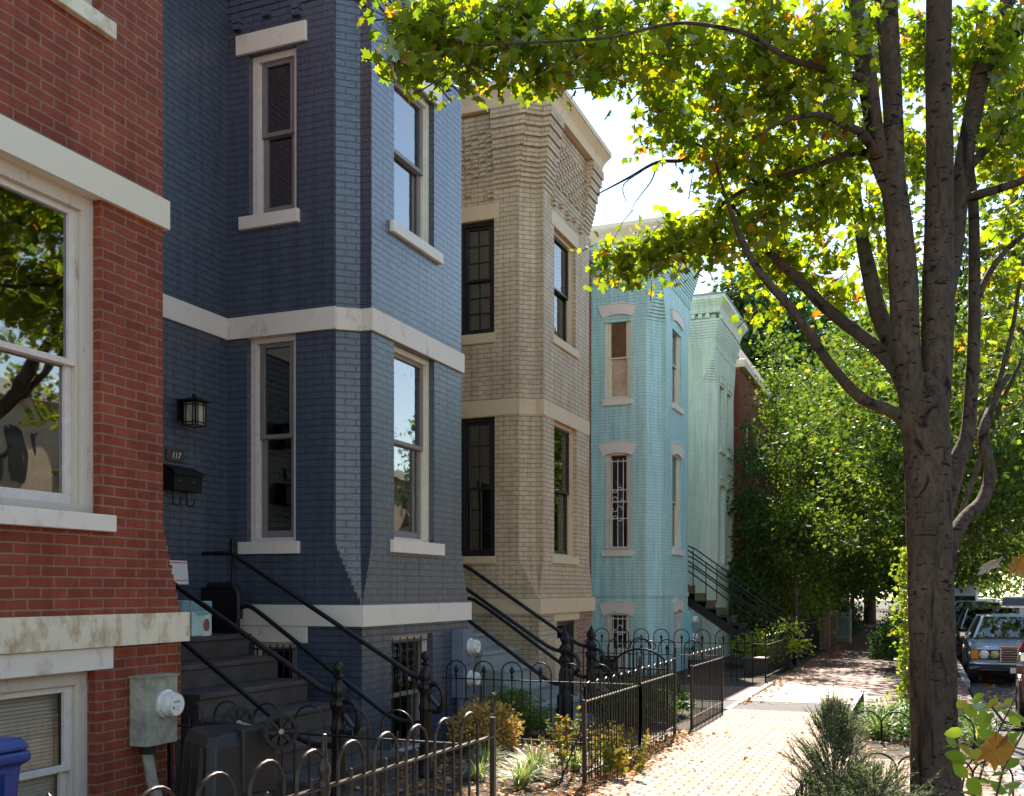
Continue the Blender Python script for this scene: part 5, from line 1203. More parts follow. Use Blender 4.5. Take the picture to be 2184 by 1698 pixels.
def tree(name, label, base, h, crown, m, trunk_r=.15, leaf=.14, n=6000, tpl=V5, group=None, fork=.3, barkm='bark2', lean=(0, 0), clump=None, up=.35, skip=None, cat='tree', shell=.5, tw_=True, nl=14):
    """crown = list of ellipsoids (dx, dy, z, rx, ry, rz) round the trunk axis"""
    x, y = base; z0 = gz(y); root = thing(name, (x, y, z0), label, cat, group)
    top = h*.9; b = MB(); pts = [(x, y, z0-.1), (x+.03, y, z0+h*.15), (x+lean[0]*.4, y+lean[1]*.4, z0+h*.4), (x+lean[0], y+lean[1], z0+top)]
    p_, r_ = curve(pts, [trunk_r*1.25, trunk_r, trunk_r*.7, trunk_r*.15], 5); b.tube(p_, r_, 10); b.build('trunk', M[barkm], root, smooth='all')
    P0 = np.array(p_[int(len(p_)*fork)])
    allp = []; alld = []; tot = sum(c[3]*c[4]*c[5] for c in crown)
    for ci, c in enumerate(crown):
        ctr = np.array([x+c[0], y+c[1], z0+c[2]]); R3 = np.array(c[3:6]); k = max(3, int(n*c[3]*c[4]*c[5]/tot/28))
        ncl = max(4, int(k/ (3 if clump is None else clump)))
        if ci < nl:
            q, r = curve([tuple(P0), tuple((P0+ctr)/2+np.array([0, 0, .12*np.linalg.norm(ctr-P0)])), tuple(ctr)], [trunk_r*.3, trunk_r*.2, trunk_r*.05], 4)
            b = MB(); b.tube(q, r, 7); b.build('limb', M[barkm], root, smooth='all')
        cl = nrm(rng.normal(size=(ncl, 3)))*R3*(rng.uniform(.25, 1, (ncl, 1))**.4); cl += ctr
        idx = rng.integers(0, ncl, k*28); s = float(min(R3))*.22+.12
        pp = cl[idx]+rng.normal(size=(k*28, 3))*s*np.array([1, 1, .55]); allp.append(pp)
        alld.append(nrm(pp-ctr)+np.array([0, 0, -.5]))
    pp = np.concatenate(allp); dd = np.concatenate(alld)
    if skip is not None: kf = ~skip(pp); pp = pp[kf]; dd = dd[kf]
    leaves('crown', pp, leaf, tpl, M[m], root, up=up, dirs=dd)
    return root
def ell(*a): return a
G_ = 'street trees along the sidewalk'
# vine-clad street tree behind the maple; its crown hangs towards the road
vt = tree('street_tree', 'vine-clad street tree standing just behind the big maple', (-.02, 16.6), 9.5, [(1.2, 0, 5.2, 1.4, 1.8, 1.0), (2.2, .5, 6.6, 1.9, 2.0, 1.3), (1.0, 1.0, 7.6, 1.5, 1.8, 1.3), (2.4, -.5, 8.6, 1.8, 1.8, 1.3), (1.0, .5, 9.6, 1.5, 1.5, 1.0), (3.0, .8, 4.6, 1.3, 1.4, .8)], 'leaf2', .17, .13, 9500, group=G_, lean=(.3, 0), nl=2)
k = 2600; a = rng.uniform(0, 6.28, k); zz = rng.uniform(-.15, 2.3, k); rad = .20+rng.exponential(.05, k)
leaves('ivy', np.stack([-.02+rad*np.cos(a), 16.6+rad*np.sin(a), zz], 1), .075, V5, M['limeleaf'], vt, up=0, dirs=np.stack([np.cos(a), np.sin(a), a*0-.6], 1))
# slim young trees and climbing greenery in the front gardens past the mint house
Gs = 'slim garden trees past the mint house'
def columnar(x, y, h, r, label, n, m='leaf3', z1=1.0):
    return tree('garden_tree', label, (x, y), h, [(0, 0, z1+(h-z1)*t, r*(1-.55*t), r*(1-.55*t), (h-z1)*.16) for t in (.1, .28, .46, .64, .8, .93)], m, .05, .10, n, group=Gs, fork=.2, clump=2, up=.2)
columnar(-4.05, 31.5, 9.2, 1.0, 'tall slim bright green tree growing against the mint house corner', 9000)
columnar(-3.75, 34.5, 8.2, .95, 'slim bright green tree, second past the mint house', 8000)
columnar(-3.9, 38.5, 9.6, 1.3, 'fuller bright green tree, third past the mint house', 9000)
columnar(-4.6, 29.6, 6.2, .55, 'thin dark climbing greenery on a pole beside the mint bay', 4200, 'leaf4', .4)
tree('garden_tree', 'small dark-trunked tree leaning over the black picket fence', (-3.25, 29.5), 4.6, [(0, 0, 3.0, .8, .8, .7), (.3, .5, 3.8, .9, .9, .6), (-.4, .6, 3.9, .8, .8, .6), (.7, 1.0, 3.2, .7, .7, .5)], 'leaf3', .06, .10, 5200, group=Gs)
tree('garden_bush', 'sunlit lime green bush filling the garden behind the picket fence', (-4.1, 33.0), 2.4, [(0, 0, 1.2, 1.0, 1.3, .8), (.4, 1.5, 1.5, .9, .9, .7)], 'limeleaf', .04, .10, 3600, cat='bush')
tree('garden_bush', 'variegated bush spilling over the fence beside the trough planter', (-3.0, 24.3), 1.1, [(0, 0, .65, .35, .5, .38), (-.5, -.6, .6, .4, .5, .25)], 'limeleaf', .02, .075, 1300, cat='bush')
tree('conifer', 'tall dark pine-like tree rising behind the mint house roof', (-7.9, 56), 21, [(0, 0, 8, 3.4, 3.4, 3), (.6, 0, 12, 3.6, 3.6, 3), (-1.5, 0, 14.5, 2.6, 3, 2.5), (1.5, 0, 15.5, 2.4, 2.5, 2.3), (0, 0, 18.5, 2.0, 2, 2.2), (2.8, 0, 10, 2.4, 2.4, 2)], 'leaf4', .3, .34, 30000, clump=5)
tree('dark_tree', 'dark broadleaf tree behind the slate mansard roof', (-5.8, 62), 16, [(0, 0, 7, 3.6, 3.6, 3), (1.2, 0, 11, 3.2, 3.2, 2.8), (-2, 0, 12.5, 2.4, 2.4, 2.2)], 'leaf4', .3, .34, 20000)
tree('tall_tree', 'tall green tree filling the skyline between the mint house and the maple', (-3.2, 72), 21, [(0, 0, 7, 4, 4, 3.5), (1.5, 0, 11, 4.2, 4, 3.5), (-2, 0, 13, 3.5, 3.5, 3), (2, 0, 15.5, 3.6, 3.5, 3), (-.5, 0, 18, 3, 3, 2.5), (5, 0, 9, 3.5, 3.5, 3.5)], 'leaf2', .35, .36, 22000, clump=4)
# row of street trees beyond
lab = ['street tree with low dark boughs over the middle of the sidewalk', 'second street tree beyond the driveway, boughs arching across the walk', 'third street tree beyond the driveway, near the stone wall', 'fourth street tree beyond the driveway, hazy green', 'last street tree before the far cross street']
for i, (x, y, h, r) in enumerate(((.15, 27.5, 9.5, 2.8), (.1, 37, 12, 3.8), (-.2, 47, 14, 4.4), (.0, 60, 15, 5), (0, 78, 16, 6))):
    lo = (.42, .32, .24, .20, .18)[i]
    tree('street_tree', lab[i], (x, y), h, [(-.5*r*.5, 0, h*lo, r*.75, r*.8, h*.12), (.6*r*.5, 0, h*(lo+.08), r*.8, r, h*.13), (-r*.45, 0, h*.58, r*.7, r, h*.14), (r*.45, 0, h*.62, r*.8, r, h*.15), (0, 0, h*.82, r*.8, r*.8, h*.16)], 'leaf2' if i % 2 else 'leaf3', .17, .15+.035*i, [11000, 13000, 13000, 11000, 9000][i], group=G_)
labs = ['garden tree overhanging the sidewalk by the brick piers', 'dark garden tree crowding the fence beyond the white gate', 'yellow-green garden tree far along the sidewalk', 'garden tree at the far end of the row']
for i, (x, y, h, r, mm) in enumerate(((-4.2, 43, 12, 2.8, 'leaf3'), (-4.4, 51, 13, 3.2, 'leaf3'), (-4.8, 64, 14, 4, 'leaf2'), (-5, 84, 16, 5, 'leaf3'))):
    tree('garden_tree', labs[i], (x, y), h, [(0, 0, h*.3, r*.8, r, h*.16), (.5, 0, h*.5, r, r, h*.17), (-.3, 0, h*.75, r*.8, r*.8, h*.18)], mm, .14, .18+.03*i, [12000, 12000, 10000, 8000][i], group='garden trees beyond the brick piers')
# trees over the road and on its far side
labs = ['tree', 'tree', 'tree', 'tree', 'tree', 'tree', 'tree', 'tree']
side = ['bushy tree across the street, nearest to the camera and mirrored in the windows', 'second tree across the street, mirrored in the dark blue bay', 'third tree across the street beyond the white pickup', 'tree across the street arching over the parked vans', 'tree across the street before the far crossing', 'farthest tree across the street', 'tree across the street behind the camera', 'second tree across the street behind the camera']
for i, (x, y, h, r) in enumerate(((13.2, 17, 8, 3.4), (13.2, 28, 8.5, 3.4), (9.5, 58, 11, 4.4), (10.5, 74, 12, 5), (9, 96, 13, 6), (3, 130, 14, 9), (13.2, 5, 7, 3), (13.2, -9, 7, 3))):
    tree('street_tree', side[i], (x, y), h, [(0, 0, h*.42, r*.8, r*.8, h*.14), (-r*.4, 0, h*.55, r*.7, r, h*.16), (r*.4, 0, h*.6, r*.7, r, h*.16), (0, 0, h*.8, r*.8, r*.8, h*.17)], 'leaf2' if i % 2 else 'leaf3', .18, .20 if y < 50 else .30, 2600 if y < 50 else 8000, group='trees across the street', tpl=V5)
tree('street_tree', 'leafy kerbside tree with boughs over the parked cars, right of the maple trunk', (.35, 31.5), 9.5, [(1.6, 0, 5.0, 1.5, 1.6, 1.0), (2.6, 0, 6.6, 2.0, 2.0, 1.3), (1.4, 0, 8.2, 1.8, 1.8, 1.2)], 'leaf3', .15, .18, 5500, group=G_)
tree('street_tree', 'tall kerbside tree with boughs reaching far over the road', (.35, 42), 12, [(2.4, 0, 5.4, 2.2, 2.4, 1.4), (3.8, 0, 7.6, 2.6, 2.6, 1.8), (2.4, 0, 10.4, 2.6, 2.6, 2)], 'leaf2', .17, .20, 9000, group=G_)
# evergreen bushes in the verge, far hedge
def bush(x, y, r, h, label, m='leaf4', n=2600, leaf=.06, name='evergreen_bush', cat='bush', group=None, sq=1.0, tpl=DIA, up=.3):
    root = thing(name, (x, y, gz(y)), label, cat, group); z0 = gz(y)
    ncl = max(10, n//45); cl = nrm(rng.normal(size=(ncl, 3)))*np.array([r, r*sq, h*.5])*(rng.uniform(.3, 1, (ncl, 1))**.35); cl[:, 2] = np.abs(cl[:, 2]+h*.15)*1.0
    pp = cl[rng.integers(0, ncl, n)]+rng.normal(size=(n, 3))*r*.13; pp[:, 2] = np.clip(pp[:, 2], .0, None); pp += np.array([x, y, z0+h*.16])
    dd = pp-np.array([x, y, z0+h*.2])
    leaves('foliage', pp, leaf, tpl, M[m], root, up=up, dirs=nrm(dd))
    b = MB()
    for k in range(7):
        a = k*.9; b.tube([(x, y, z0-.02), (x+.2*r*math.cos(a), y+.2*r*math.sin(a), z0+h*.3), (x+.6*r*math.cos(a), y+.6*r*math.sin(a), z0+h*.65)], [.012, .009, .003], 5)
    b.build('stems', M['twig'], root); return root
bush(-.42, 25.6, .68, 1.55, 'rounded dark evergreen bush nearest in the verge beyond the driveway', n=5200, leaf=.07, group='dark evergreen bushes in the verge')
bush(-.55, 32.5, .72, 1.5, 'dark evergreen bush, second in the verge, sunlit road behind', n=3600, leaf=.08, group='dark evergreen bushes in the verge')
bush(-.4, 40.0, .75, 1.4, 'dark evergreen bush, third in the verge', n=2600, leaf=.09, group='dark evergreen bushes in the verge')
bush(-3.7, 44.5, 1.0, 2.0, 'dark drooping yew crowding the sidewalk beyond the pale gate', n=4200, leaf=.11, group='dark garden bushes')
bush(-3.6, 50, 1.1, 1.8, 'dark laurel bush at the sidewalk edge further on', n=3200, leaf=.12, group='dark garden bushes')
bush(-3.4, 37.0, .4, .8, 'low dull green bush at the foot of the brick piers', 'shrubgreen', n=1200, leaf=.07)
# front garden planting
bush(-4.32, 10.05, .34, .62, 'golden threadleaf shrub beside the dark blue meter box', 'gold', 5200, .05, 'golden_shrub', tpl=DIA, up=0)
bush(-4.48, 11.3, .42, .62, 'dark green boxwood bush in front of the pale stoop', 'shrubgreen', 6500, .038, 'boxwood_bush', sq=.8)
bush(-3.45, 12.9, .5, .62, 'dark green shrub behind the far hairpin panel', 'leaf4', 3800, .05, 'evergreen_shrub', group=None)
bush(-3.6, 14.2, .55, .6, 'dark green shrub by the driveway corner of the beige garden', 'leaf4', 3800, .05, 'evergreen_shrub')
def perennial(x, y, h, n, label, m='yellowleaf', leaf=.05):
    root = thing('leafy_perennial', (x, y, gz(y)), label, 'plant', 'yellowing perennials along the fence'); b = MB(); lp = []; ld = []
    for i in range(n):
        a = rng.uniform(0, 6.28); r = rng.uniform(.02, .16); hh = h*rng.uniform(.6, 1.05); t = np.array([x+r*math.cos(a)*2, y+r*math.sin(a)*2, gz(y)+hh])
        b0 = np.array([x+r*math.cos(a), y+r*math.sin(a), gz(y)]); b.tube([tuple(b0), tuple((b0+t)/2+[0, 0, .03]), tuple(t)], [.004, .003, .002], 4)
        for k in range(26):
            q = b0+(t-b0)*rng.uniform(.2, 1.03); an = rng.uniform(0, 6.28); lp.append(q); ld.append((math.cos(an), math.sin(an), .5))
    b.build('stems', M['twig'], root); leaves('foliage', np.array(lp), leaf, OVAL, M[m], root, up=.4, dirs=np.array(ld)); return root
perennial(-3.02, 8.95, .60, 12, 'yellow-leaved plant behind the corner of the sidewalk fence')
perennial(-2.86, 9.5, .42, 7, 'yellowing plant growing through the sidewalk fence')
perennial(-2.60, 9.05, .30, 8, 'orange tinged plant spilling outside the fence onto the sidewalk', leaf=.06)
perennial(-2.66, 9.75, .36, 8, 'small yellow-green plant outside the fence foot')
perennial(-3.0, 10.2, .36, 7, 'pale leaved plant between the two fence panels')
def tuft(x, y, n, L, label, m='grass', w=.012, group='strap-leaved grass clumps', spread=.06):
    root = thing('grass_clump', (x, y, gz(y)), label, 'plant', group); V = []; F = []; k = 0
    for i in range(n):
        a = rng.uniform(0, 6.28); l = L*rng.uniform(.6, 1.2); lean = rng.uniform(.25, 1.0); d = np.array([math.cos(a), math.sin(a), 0]); s = np.array([-d[1], d[0], 0])
        b0 = np.array([x, y, gz(y)])+d*rng.uniform(0, spread)
        for j in range(6):
            t = j/5; c = b0+d*l*lean*t*(.4+.6*t)+np.array([0, 0, l*(t*(1.0-.15*lean)-t*t*.62*lean)]); ww = w*(1-t*.85)
            V += [c-s*ww/2, c+s*ww/2]
            if j: F.append((k-2, k-1, k+1, k))
            k += 2
    npmesh('blades', np.array(V), np.array(F), M[m], root, (x, y, gz(y))); return root
for i, (x, y, n, L, lb) in enumerate(((-3.35, 8.95, 240, .38, 'variegated strap-leaved clump in the sunlit garden centre'), (-3.9, 9.1, 170, .32, 'strap-leaved clump at the left of the sunlit garden'), (-3.25, 8.35, 190, .34, 'tan and green strap-leaved clump nearest the fence stake'), (-3.75, 8.55, 120, .26, 'low strap-leaved clump in the leaf litter'), (-3.1, 9.4, 120, .30, 'strap-leaved clump behind the yellow plant'))):
    tuft(x, y, n, L, lb)
k = 0
nm = ['left front', 'centre front', 'right front', 'far left', 'middle', 'far right', 'rearmost left', 'rearmost right']
for x, y in ((-.45, 12.9), (.05, 12.8), (.6, 12.75), (-.5, 13.7), (.1, 13.8), (.65, 13.6), (-.35, 14.6), (.45, 14.6)):
    tuft(x, y, 190, .48, 'bright strap-leaved clump, %s of the bed round the vine-clad tree' % nm[k], w=.016, spread=.16, group='strap-leaved clumps round the vine-clad tree'); k += 1
bush(-.2, 13.2, .7, .35, 'dark low ground cover under the strap-leaved clumps', 'leaf4', 2600, .05, 'ground_cover', cat='plant', up=.5)
# feathery juniper beside the maple
def juniper(x, y, h, r, label, n=230):
    root = thing('juniper_shrub', (x, y, gz(y)), label, 'shrub'); z0 = gz(y); V = []; D = []; tw = []
    for i in range(n):
        t = rng.uniform(0, 1)**1.15; a = rng.uniform(0, 6.28); rr3 = r*(1-t)**.75*rng.uniform(.35, 1.15)+.03; bz = z0+h*t*.72
        p0 = np.array([x+.03*math.cos(a), y+.03*math.sin(a), bz]); tip = np.array([x+rr3*math.cos(a), y+rr3*math.sin(a), bz+h*.12+rr3*.55*rng.uniform(.3, 1.3)])
        mid = (p0+tip)/2+np.array([0, 0, -.02]); tw.append((p0, mid, tip))
        for s in range(11):
            u = rng.uniform(.25, 1); q = p0+(tip-p0)*u; dr = nrm((tip-p0)+rng.normal(size=3)*.16*max(rr3, .1)*2.2); L2 = rng.uniform(.05, .13)
            tw.append((q, q+dr*L2*.5, q+dr*L2))
            for w_ in range(8):
                v = rng.uniform(0, 1); V.append(q+dr*L2*v); D.append(dr+rng.normal(size=3)*.45)
    for k2 in range(60):   # leader
        V.append(np.array([x, y, z0+h*rng.uniform(.75, 1.03)])); D.append(np.array([0, 0, 1])+rng.normal(size=3)*.4)
    tw.append((np.array([x, y, z0]), np.array([x+.01, y, z0+h*.5]), np.array([x, y, z0+h])))
    twigs('stems', tw, .003, root, M['twig']); leaves('foliage', np.array(V), .024, NEED if False else (np.array([(-.09, 0, 0), (.09, 0, 0), (0, 1, 0)]), np.array([(0, 1, 2)])), M['juniper'], root, up=0, dirs=np.array(D))
juniper(-.60, 7.85, 1.02, .36, 'feathery blue-green juniper at the sidewalk edge left of the maple trunk', 260)
juniper(-.30, 7.35, .55, .50, 'low spreading juniper at the foot of the maple trunk', 150)
# close saplings at the lower right
def sapling():
    root = thing('young_sapling', (.1, 2.2, 0), 'young sapling with oval lime leaves close to the camera at the lower right', 'sapling')
    stems = [[(2060, 1760, 2.5), (2105, 1610, 2.5), (2140, 1540, 2.5), (2170, 1480, 2.5), (2184, 1420, 2.5)], [(2110, 1760, 2.4), (2140, 1640, 2.4), (2184, 1560, 2.4)], [(2140, 1540, 2.5), (2110, 1500, 2.5), (2085, 1475, 2.5)], [(2040, 1740, 2.6), (2060, 1640, 2.6), (2090, 1600, 2.6)]]
    lp = []; ld = []
    for s in stems:
        b = MB(); b.tube([tuple(P(*q)) for q in s], [.0035-.0006*i for i in range(len(s))], 6); b.build('stem', M['twig'], root)
    spots = [(2075, 1500), (2100, 1515), (2125, 1500), (2085, 1530), (2110, 1545), (2145, 1525), (2150, 1560), (2165, 1585), (2130, 1565), (2060, 1625), (2085, 1640), (2065, 1660), (2095, 1600), (2110, 1590), (2060, 1590), (2080, 1670), (2170, 1530), (2165, 1500), (2175, 1620), (2110, 1660), (2055, 1560), (2150, 1650), (2100, 1480), (2180, 1560), (2125, 1610), (2075, 1610), (2060, 1690), (2090, 1690), (2180, 1670), (2140, 1680)]
    spots += [(x+rng.uniform(-22, 22), y+rng.uniform(-18, 18)) for x, y in spots if y > 1490]
    for x, y in spots:
        lp.append(tuple(P(x, y, 2.5+rng.uniform(-.12, .2)))); a = rng.uniform(2.0, 5.2); d = Vector((cT, sT, 0))*math.cos(a)+Vector((0, 0, 1))*math.sin(a)*.4; ld.append(tuple(d))
    leaves('foliage', np.array(lp), .047, OVAL, M['limeleaf'], root, up=.35, dirs=np.array(ld))
sapling()
def near_leaf(name, label, pts, m, vein=True):
    """one big leaf: outline given where it hangs, 2.0 m away"""
    P3 = [P(x, y, d) for x, y, d in pts]; c = sum(P3, Vector())/len(P3)
    root = thing(name, tuple(c), label, 'leaf'); b = MB(); n_ = (P3[2]-c).cross(P3[len(P3)//2]-c).normalized()
    for sgn in (0, .0012):
        for i in range(len(P3)):
            b.quad(c+n_*(.006+sgn), P3[i]+n_*sgn, P3[(i+1) % len(P3)]+n_*sgn)
    b.build('blade', M[m], root)
    v = MB(); tip = P3[len(P3)//2]; v.tube([P3[0]+(P3[0]-c)*.7, P3[0], c+n_*.008, c.lerp(tip, .9)], [.0012, .0012, .001, .0005], 5); v.build('stalk', M['twig'], root)
near_leaf('autumn_leaf', 'big orange maple leaf hanging on the sapling before the hoop edging', [(2125, 1562, 2.2), (2141, 1572, 2.2), (2150, 1566, 2.22), (2153, 1584, 2.2), (2166, 1594, 2.2), (2158, 1606, 2.2), (2158, 1617, 2.2), (2148, 1622, 2.2), (2143, 1634, 2.2), (2130, 1632, 2.2), (2122, 1648, 2.2), (2113, 1628, 2.2), (2100, 1620, 2.2), (2078, 1627, 2.2), (2094, 1606, 2.2), (2092, 1592, 2.2), (2104, 1583, 2.2), (2100, 1572, 2.2), (2114, 1574, 2.2)], 'orange')
near_leaf('autumn_leaf', 'yellow-orange maple leaf at the right edge above the white pickup', [(2190, 1175, 2.4), (2200, 1190, 2.4), (2194, 1215, 2.4), (2185, 1222, 2.4), (2186, 1236, 2.4), (2174, 1226, 2.4), (2166, 1232, 2.4), (2164, 1220, 2.4), (2148, 1236, 2.4), (2156, 1214, 2.4), (2148, 1205, 2.4), (2160, 1200, 2.4), (2158, 1186, 2.4), (2172, 1190, 2.4)], 'orange')
near_leaf('dry_leaf', 'curled pale grey-brown leaf hanging near the white pickup', [(2128, 1196, 2.2), (2140, 1188, 2.2), (2130, 1202, 2.2), (2132, 1210, 2.2), (2118, 1212, 2.2), (2104, 1222, 2.2), (2084, 1228, 2.2), (2094, 1214, 2.2), (2088, 1214, 2.2), (2100, 1204, 2.2), (2114, 1196, 2.2)], 'litterpale' if 'litterpale' in M else 'litter')
# far wood closing the street
def far_wood():
    n = 30000; k = 260
    cx_ = np.stack([rng.uniform(-45, 60, k), rng.uniform(150, 200, k), rng.uniform(1, 15, k)], 1)
    pp = cx_[rng.integers(0, k, n)]+rng.normal(size=(n, 3))*np.array([2.4, 2.4, 1.5]); pp[:, 2] = np.clip(pp[:, 2], -1.5, None)
    o = leaves('far_wood', pp, .75, DIA, M['leaf4'], None, up=.3); o['kind'] = 'stuff'
far_wood()
# fallen leaves
def litter(name, n, fx_, size=.05, tpl=MAPLE):
    pts = fx_(n); o = leaves(name, pts, size, tpl, M['litter'], None, up=1.6, droop=0); o['kind'] = 'stuff'; return o
def L1(n):
    m = n*58//100; q = n*39//100; x = np.concatenate([rng.uniform(-4.9, -2.75, m), -2.74+rng.exponential(.10, q), rng.uniform(-2.6, -.8, n-m-q)]); y = np.concatenate([rng.uniform(6.5, 12.2, m), rng.uniform(6, 12.5, q), rng.uniform(5, 30, n-m-q)])
    return np.stack([x, y, -.008*y+.008+rng.uniform(0, .012, len(x))], 1)
litter('leaf_litter', 3600, L1, .048)
def L2(n):
    x = rng.uniform(-.75, .85, n); y = rng.uniform(6.0, 16, n); return np.stack([x, y, -.008*y+.008+rng.uniform(0, .02, n)], 1)
litter('leaf_litter', 900, L2, .05)
def L3(n):
    x = np.concatenate([1.1+rng.exponential(.35, n//2), -2.7+rng.exponential(.2, n//2)]); y = rng.uniform(16, 40, len(x)); return np.stack([x, y, -.008*y+np.where(x > 1, -.115, .012)+rng.uniform(0, .01, len(x))], 1)
litter('leaf_litter', 2200, L3, .06)

# ------------------------------------------------------------------ vehicles
M['carblue'] = mat('pale_blue_car_paint', (0.40, 0.50, 0.60), 0.28, metal=0.0, coat=1.0)
M['carblack'] = mat('black_car_paint', (0.008, 0.009, 0.011), 0.2, coat=1.0)
M['carwhite'] = mat('white_car_paint', (0.72, 0.74, 0.76), 0.25, coat=1.0)
M['carred'] = mat('red_car_paint', (0.36, 0.06, 0.045), 0.28, coat=1.0)
M['chrome'] = mat('chrome', (0.6, 0.6, 0.6), 0.22, metal=1.0)
M['carglass'] = glassmat('car_glass', 0, (0.30, 0.34, 0.33))
M['amber'] = mat('amber_lens', (0.75, 0.22, 0.01), 0.2, coat=1)
M['redlens'] = mat('red_lens', (0.45, 0.01, 0.01), 0.2, coat=1)
M['lamplens'] = mat('headlamp_lens', (0.72, 0.72, 0.66), 0.08, coat=1, var=.3, vs=60)
M['foglens'] = mat('yellow_lamp_lens', (0.45, 0.42, 0.12), 0.1, coat=1, var=.3, vs=60)
M['trimblack'] = mat('black_trim', (0.012, 0.012, 0.012), 0.45)
def xf_mesh(o): return o
def car(name, label, cat, loc, rz, paint, L, W, H, st, gh_, wb, wr=.31, group='cars parked along the kerb', wheels_='chrome'):
    """front points to -Y in local space. st: (y, width factor, bottom, shoulder, top); gh_: glasshouse (y, half width, z) lower and upper rings"""
    root = thing(name, loc, label, cat, group, rz); K = dict(local=True)
    b = MB(); hw = W/2; rings = []
    for (y, wf, zb, zs, zt) in st:
        h = hw*wf; half = [(0, zb), (h*.80, zb), (h*.96, zb+.10), (h, (zb+zs)/2+.02), (h*.985, zs-.05), (h*.93, zs), (h*.72, zt-.008), (h*.3, zt), (0, zt)]
        rings.append([(x, y, z) for x, z in half]+[(-x, y, z) for x, z in reversed(half[1:-1])])
    b.ring(rings); body_ = b.build('body', M[paint], root, smooth=35, **K)
    (yb0, yb1, wb_, zb_), (yt0, yt1, wt_, zt_) = gh_
    lo = [(-wb_*.94, yb0, zb_), (wb_*.94, yb0, zb_), (wb_, yb0+.35, zb_), (wb_, yb1-.3, zb_), (wb_*.9, yb1, zb_), (-wb_*.9, yb1, zb_), (-wb_, yb1-.3, zb_), (-wb_, yb0+.35, zb_)]
    up = [(-wt_*.92, yt0, zt_-.02), (wt_*.92, yt0, zt_-.02), (wt_, yt0+.15, zt_-.015), (wt_, yt1-.12, zt_-.015), (wt_*.9, yt1, zt_-.03), (-wt_*.9, yt1, zt_-.03), (-wt_, yt1-.12, zt_-.015), (-wt_, yt0+.15, zt_-.015)]
    b = MB()
    ctr = Vector((0, (yt0+yt1)/2, zt_+.03)); rf = [up, [(x*.93, yt0+(y-yt0)*.94+(yt1-yt0)*.03, z+.028) for x, y, z in up], [(x*.5, (y-ctr.y)*.6+ctr.y, zt_+.03) for x, y, z in up]]
    b.ring(rf); b.build('roof', M[paint], root, smooth=50, **K)
    def lerp(p, q, t): return Vector(p)+(Vector(q)-Vector(p))*t
    # pillars, then panes
    for i in range(8):
        a, c = lo[i], up[i]; b = MB(); b.tube([a, lerp(a, c, .5), lerp(a, c, 1.01)], .028, 6); b.build('pillar', M[paint] if i not in (2, 7) else M['trimblack'], root, smooth=True, **K)
    for i, nm in ((0, 'windscreen'), (2, 'side_window'), (4, 'rear_window'), (6, 'side_window'), (1, 'quarter_window'), (3, 'quarter_window'), (5, 'quarter_window'), (7, 'quarter_window')):
        j = (i+1) % 8; g = MB(); g.quad(lo[i], lo[j], up[j], up[i]); g.build(nm, M['carglass'], root, **K)
    b = MB(); b.box(-wb_*.8, wb_*.8, yb0+.5, yb1-.3, zb_-.4, zb_-.02); b.build('cabin_floor', M['trimblack'], root, **K)
    for x in (-.36, .36):
        b = MB(); b.ring([[(x-.22, (yt0+yt1)/2-.1, z), (x+.22, (yt0+yt1)/2-.1, z), (x+.2, (yt0+yt1)/2+.02+.1*(z-zb_), z), (x-.2, (yt0+yt1)/2+.02+.1*(z-zb_), z)] for z in (zb_-.1, zb_+.18)]); b.box(x-.1, x+.1, (yt0+yt1)/2, (yt0+yt1)/2+.09, zb_+.2, zb_+.36); b.build('seat', M['trimblack'], root, bevel=.02, **K)
    for y in wb:
        for sx in (-1, 1):
            x = sx*(hw-.10)
            b = MB(); fr = (Vector((sx*(hw-.20), y, wr)), Vector((0, 1, 0)), Vector((0, 0, 1)), Vector((sx, 0, 0))); b.lathe([(wr*1.18, 0), (wr*1.18, .205), (wr*1.02, .207), (wr*1.02, .1), (0, .1)], 28, fr=fr); b.build('dark_arch_ring', M['trimblack'], root, **K)  # black ring laid over the body, painting the shade of an uncut wheel arch
            w = MB(); fr = (Vector((sx*(hw-.18), y, wr)), Vector((0, 1, 0)), Vector((0, 0, 1)), Vector((sx, 0, 0)))
            w.lathe([(wr*.62, 0), (wr*.96, .0), (wr, .03), (wr, .15), (wr*.95, .185), (wr*.66, .19), (wr*.62, .15)], 28, fr=fr); wo = w.build('wheel', M['tyre'], root, smooth=40, **K)
            r_ = MB(); r_.lathe([(wr*.64, .15), (wr*.62, .175), (wr*.5, .16), (wr*.3, .165), (wr*.15, .18), (0, .185)], 20, fr=fr); r_.build('rim', M[wheels_], wo, smooth=40, **K)
            for k in range(10):
                a = k*.628; q = MB(); q.box(-.012, .012, wr*.34, wr*.54, .160, .168, (fr[0], fr[1]*math.cos(a)-fr[2]*math.sin(a), fr[1]*math.sin(a)+fr[2]*math.cos(a), fr[3])); q.build('vent', M['trimblack'], wo, **K)
    for sx in (-1, 1):
        b = MB(); b.box(sx*(hw+.0) if sx > 0 else sx*hw-.14, sx*(hw)+.14 if sx > 0 else sx*hw, yb0+.42, yb0+.52, zb_+.0, zb_+.12); b.build('mirror', M['chrome'], root, bevel=.02, **K)
    return root
GR = gz(24)-.125
mc = car('sedan', 'vintage pale blue-grey sedan facing the camera, parked right of the maple trunk', 'car', (1.80, 25.3, gz(25)-.13), 0, 'carblue', 4.7, 1.78, 1.44,
 [(-2.28, .88, .42, .70, .76), (-2.22, .95, .33, .76, .81), (-1.5, .985, .22, .83, .88), (-.9, 1, .20, .90, .945), (0, 1, .20, .92, .95), (1.3, 1, .20, .91, .95), (1.9, .98, .25, .86, .93), (2.3, .92, .40, .80, .86)],
 ((-.98, 1.55, .80, .93), (-.35, .95, .60, 1.40)), (-1.42, 1.38))
K = dict(local=True)
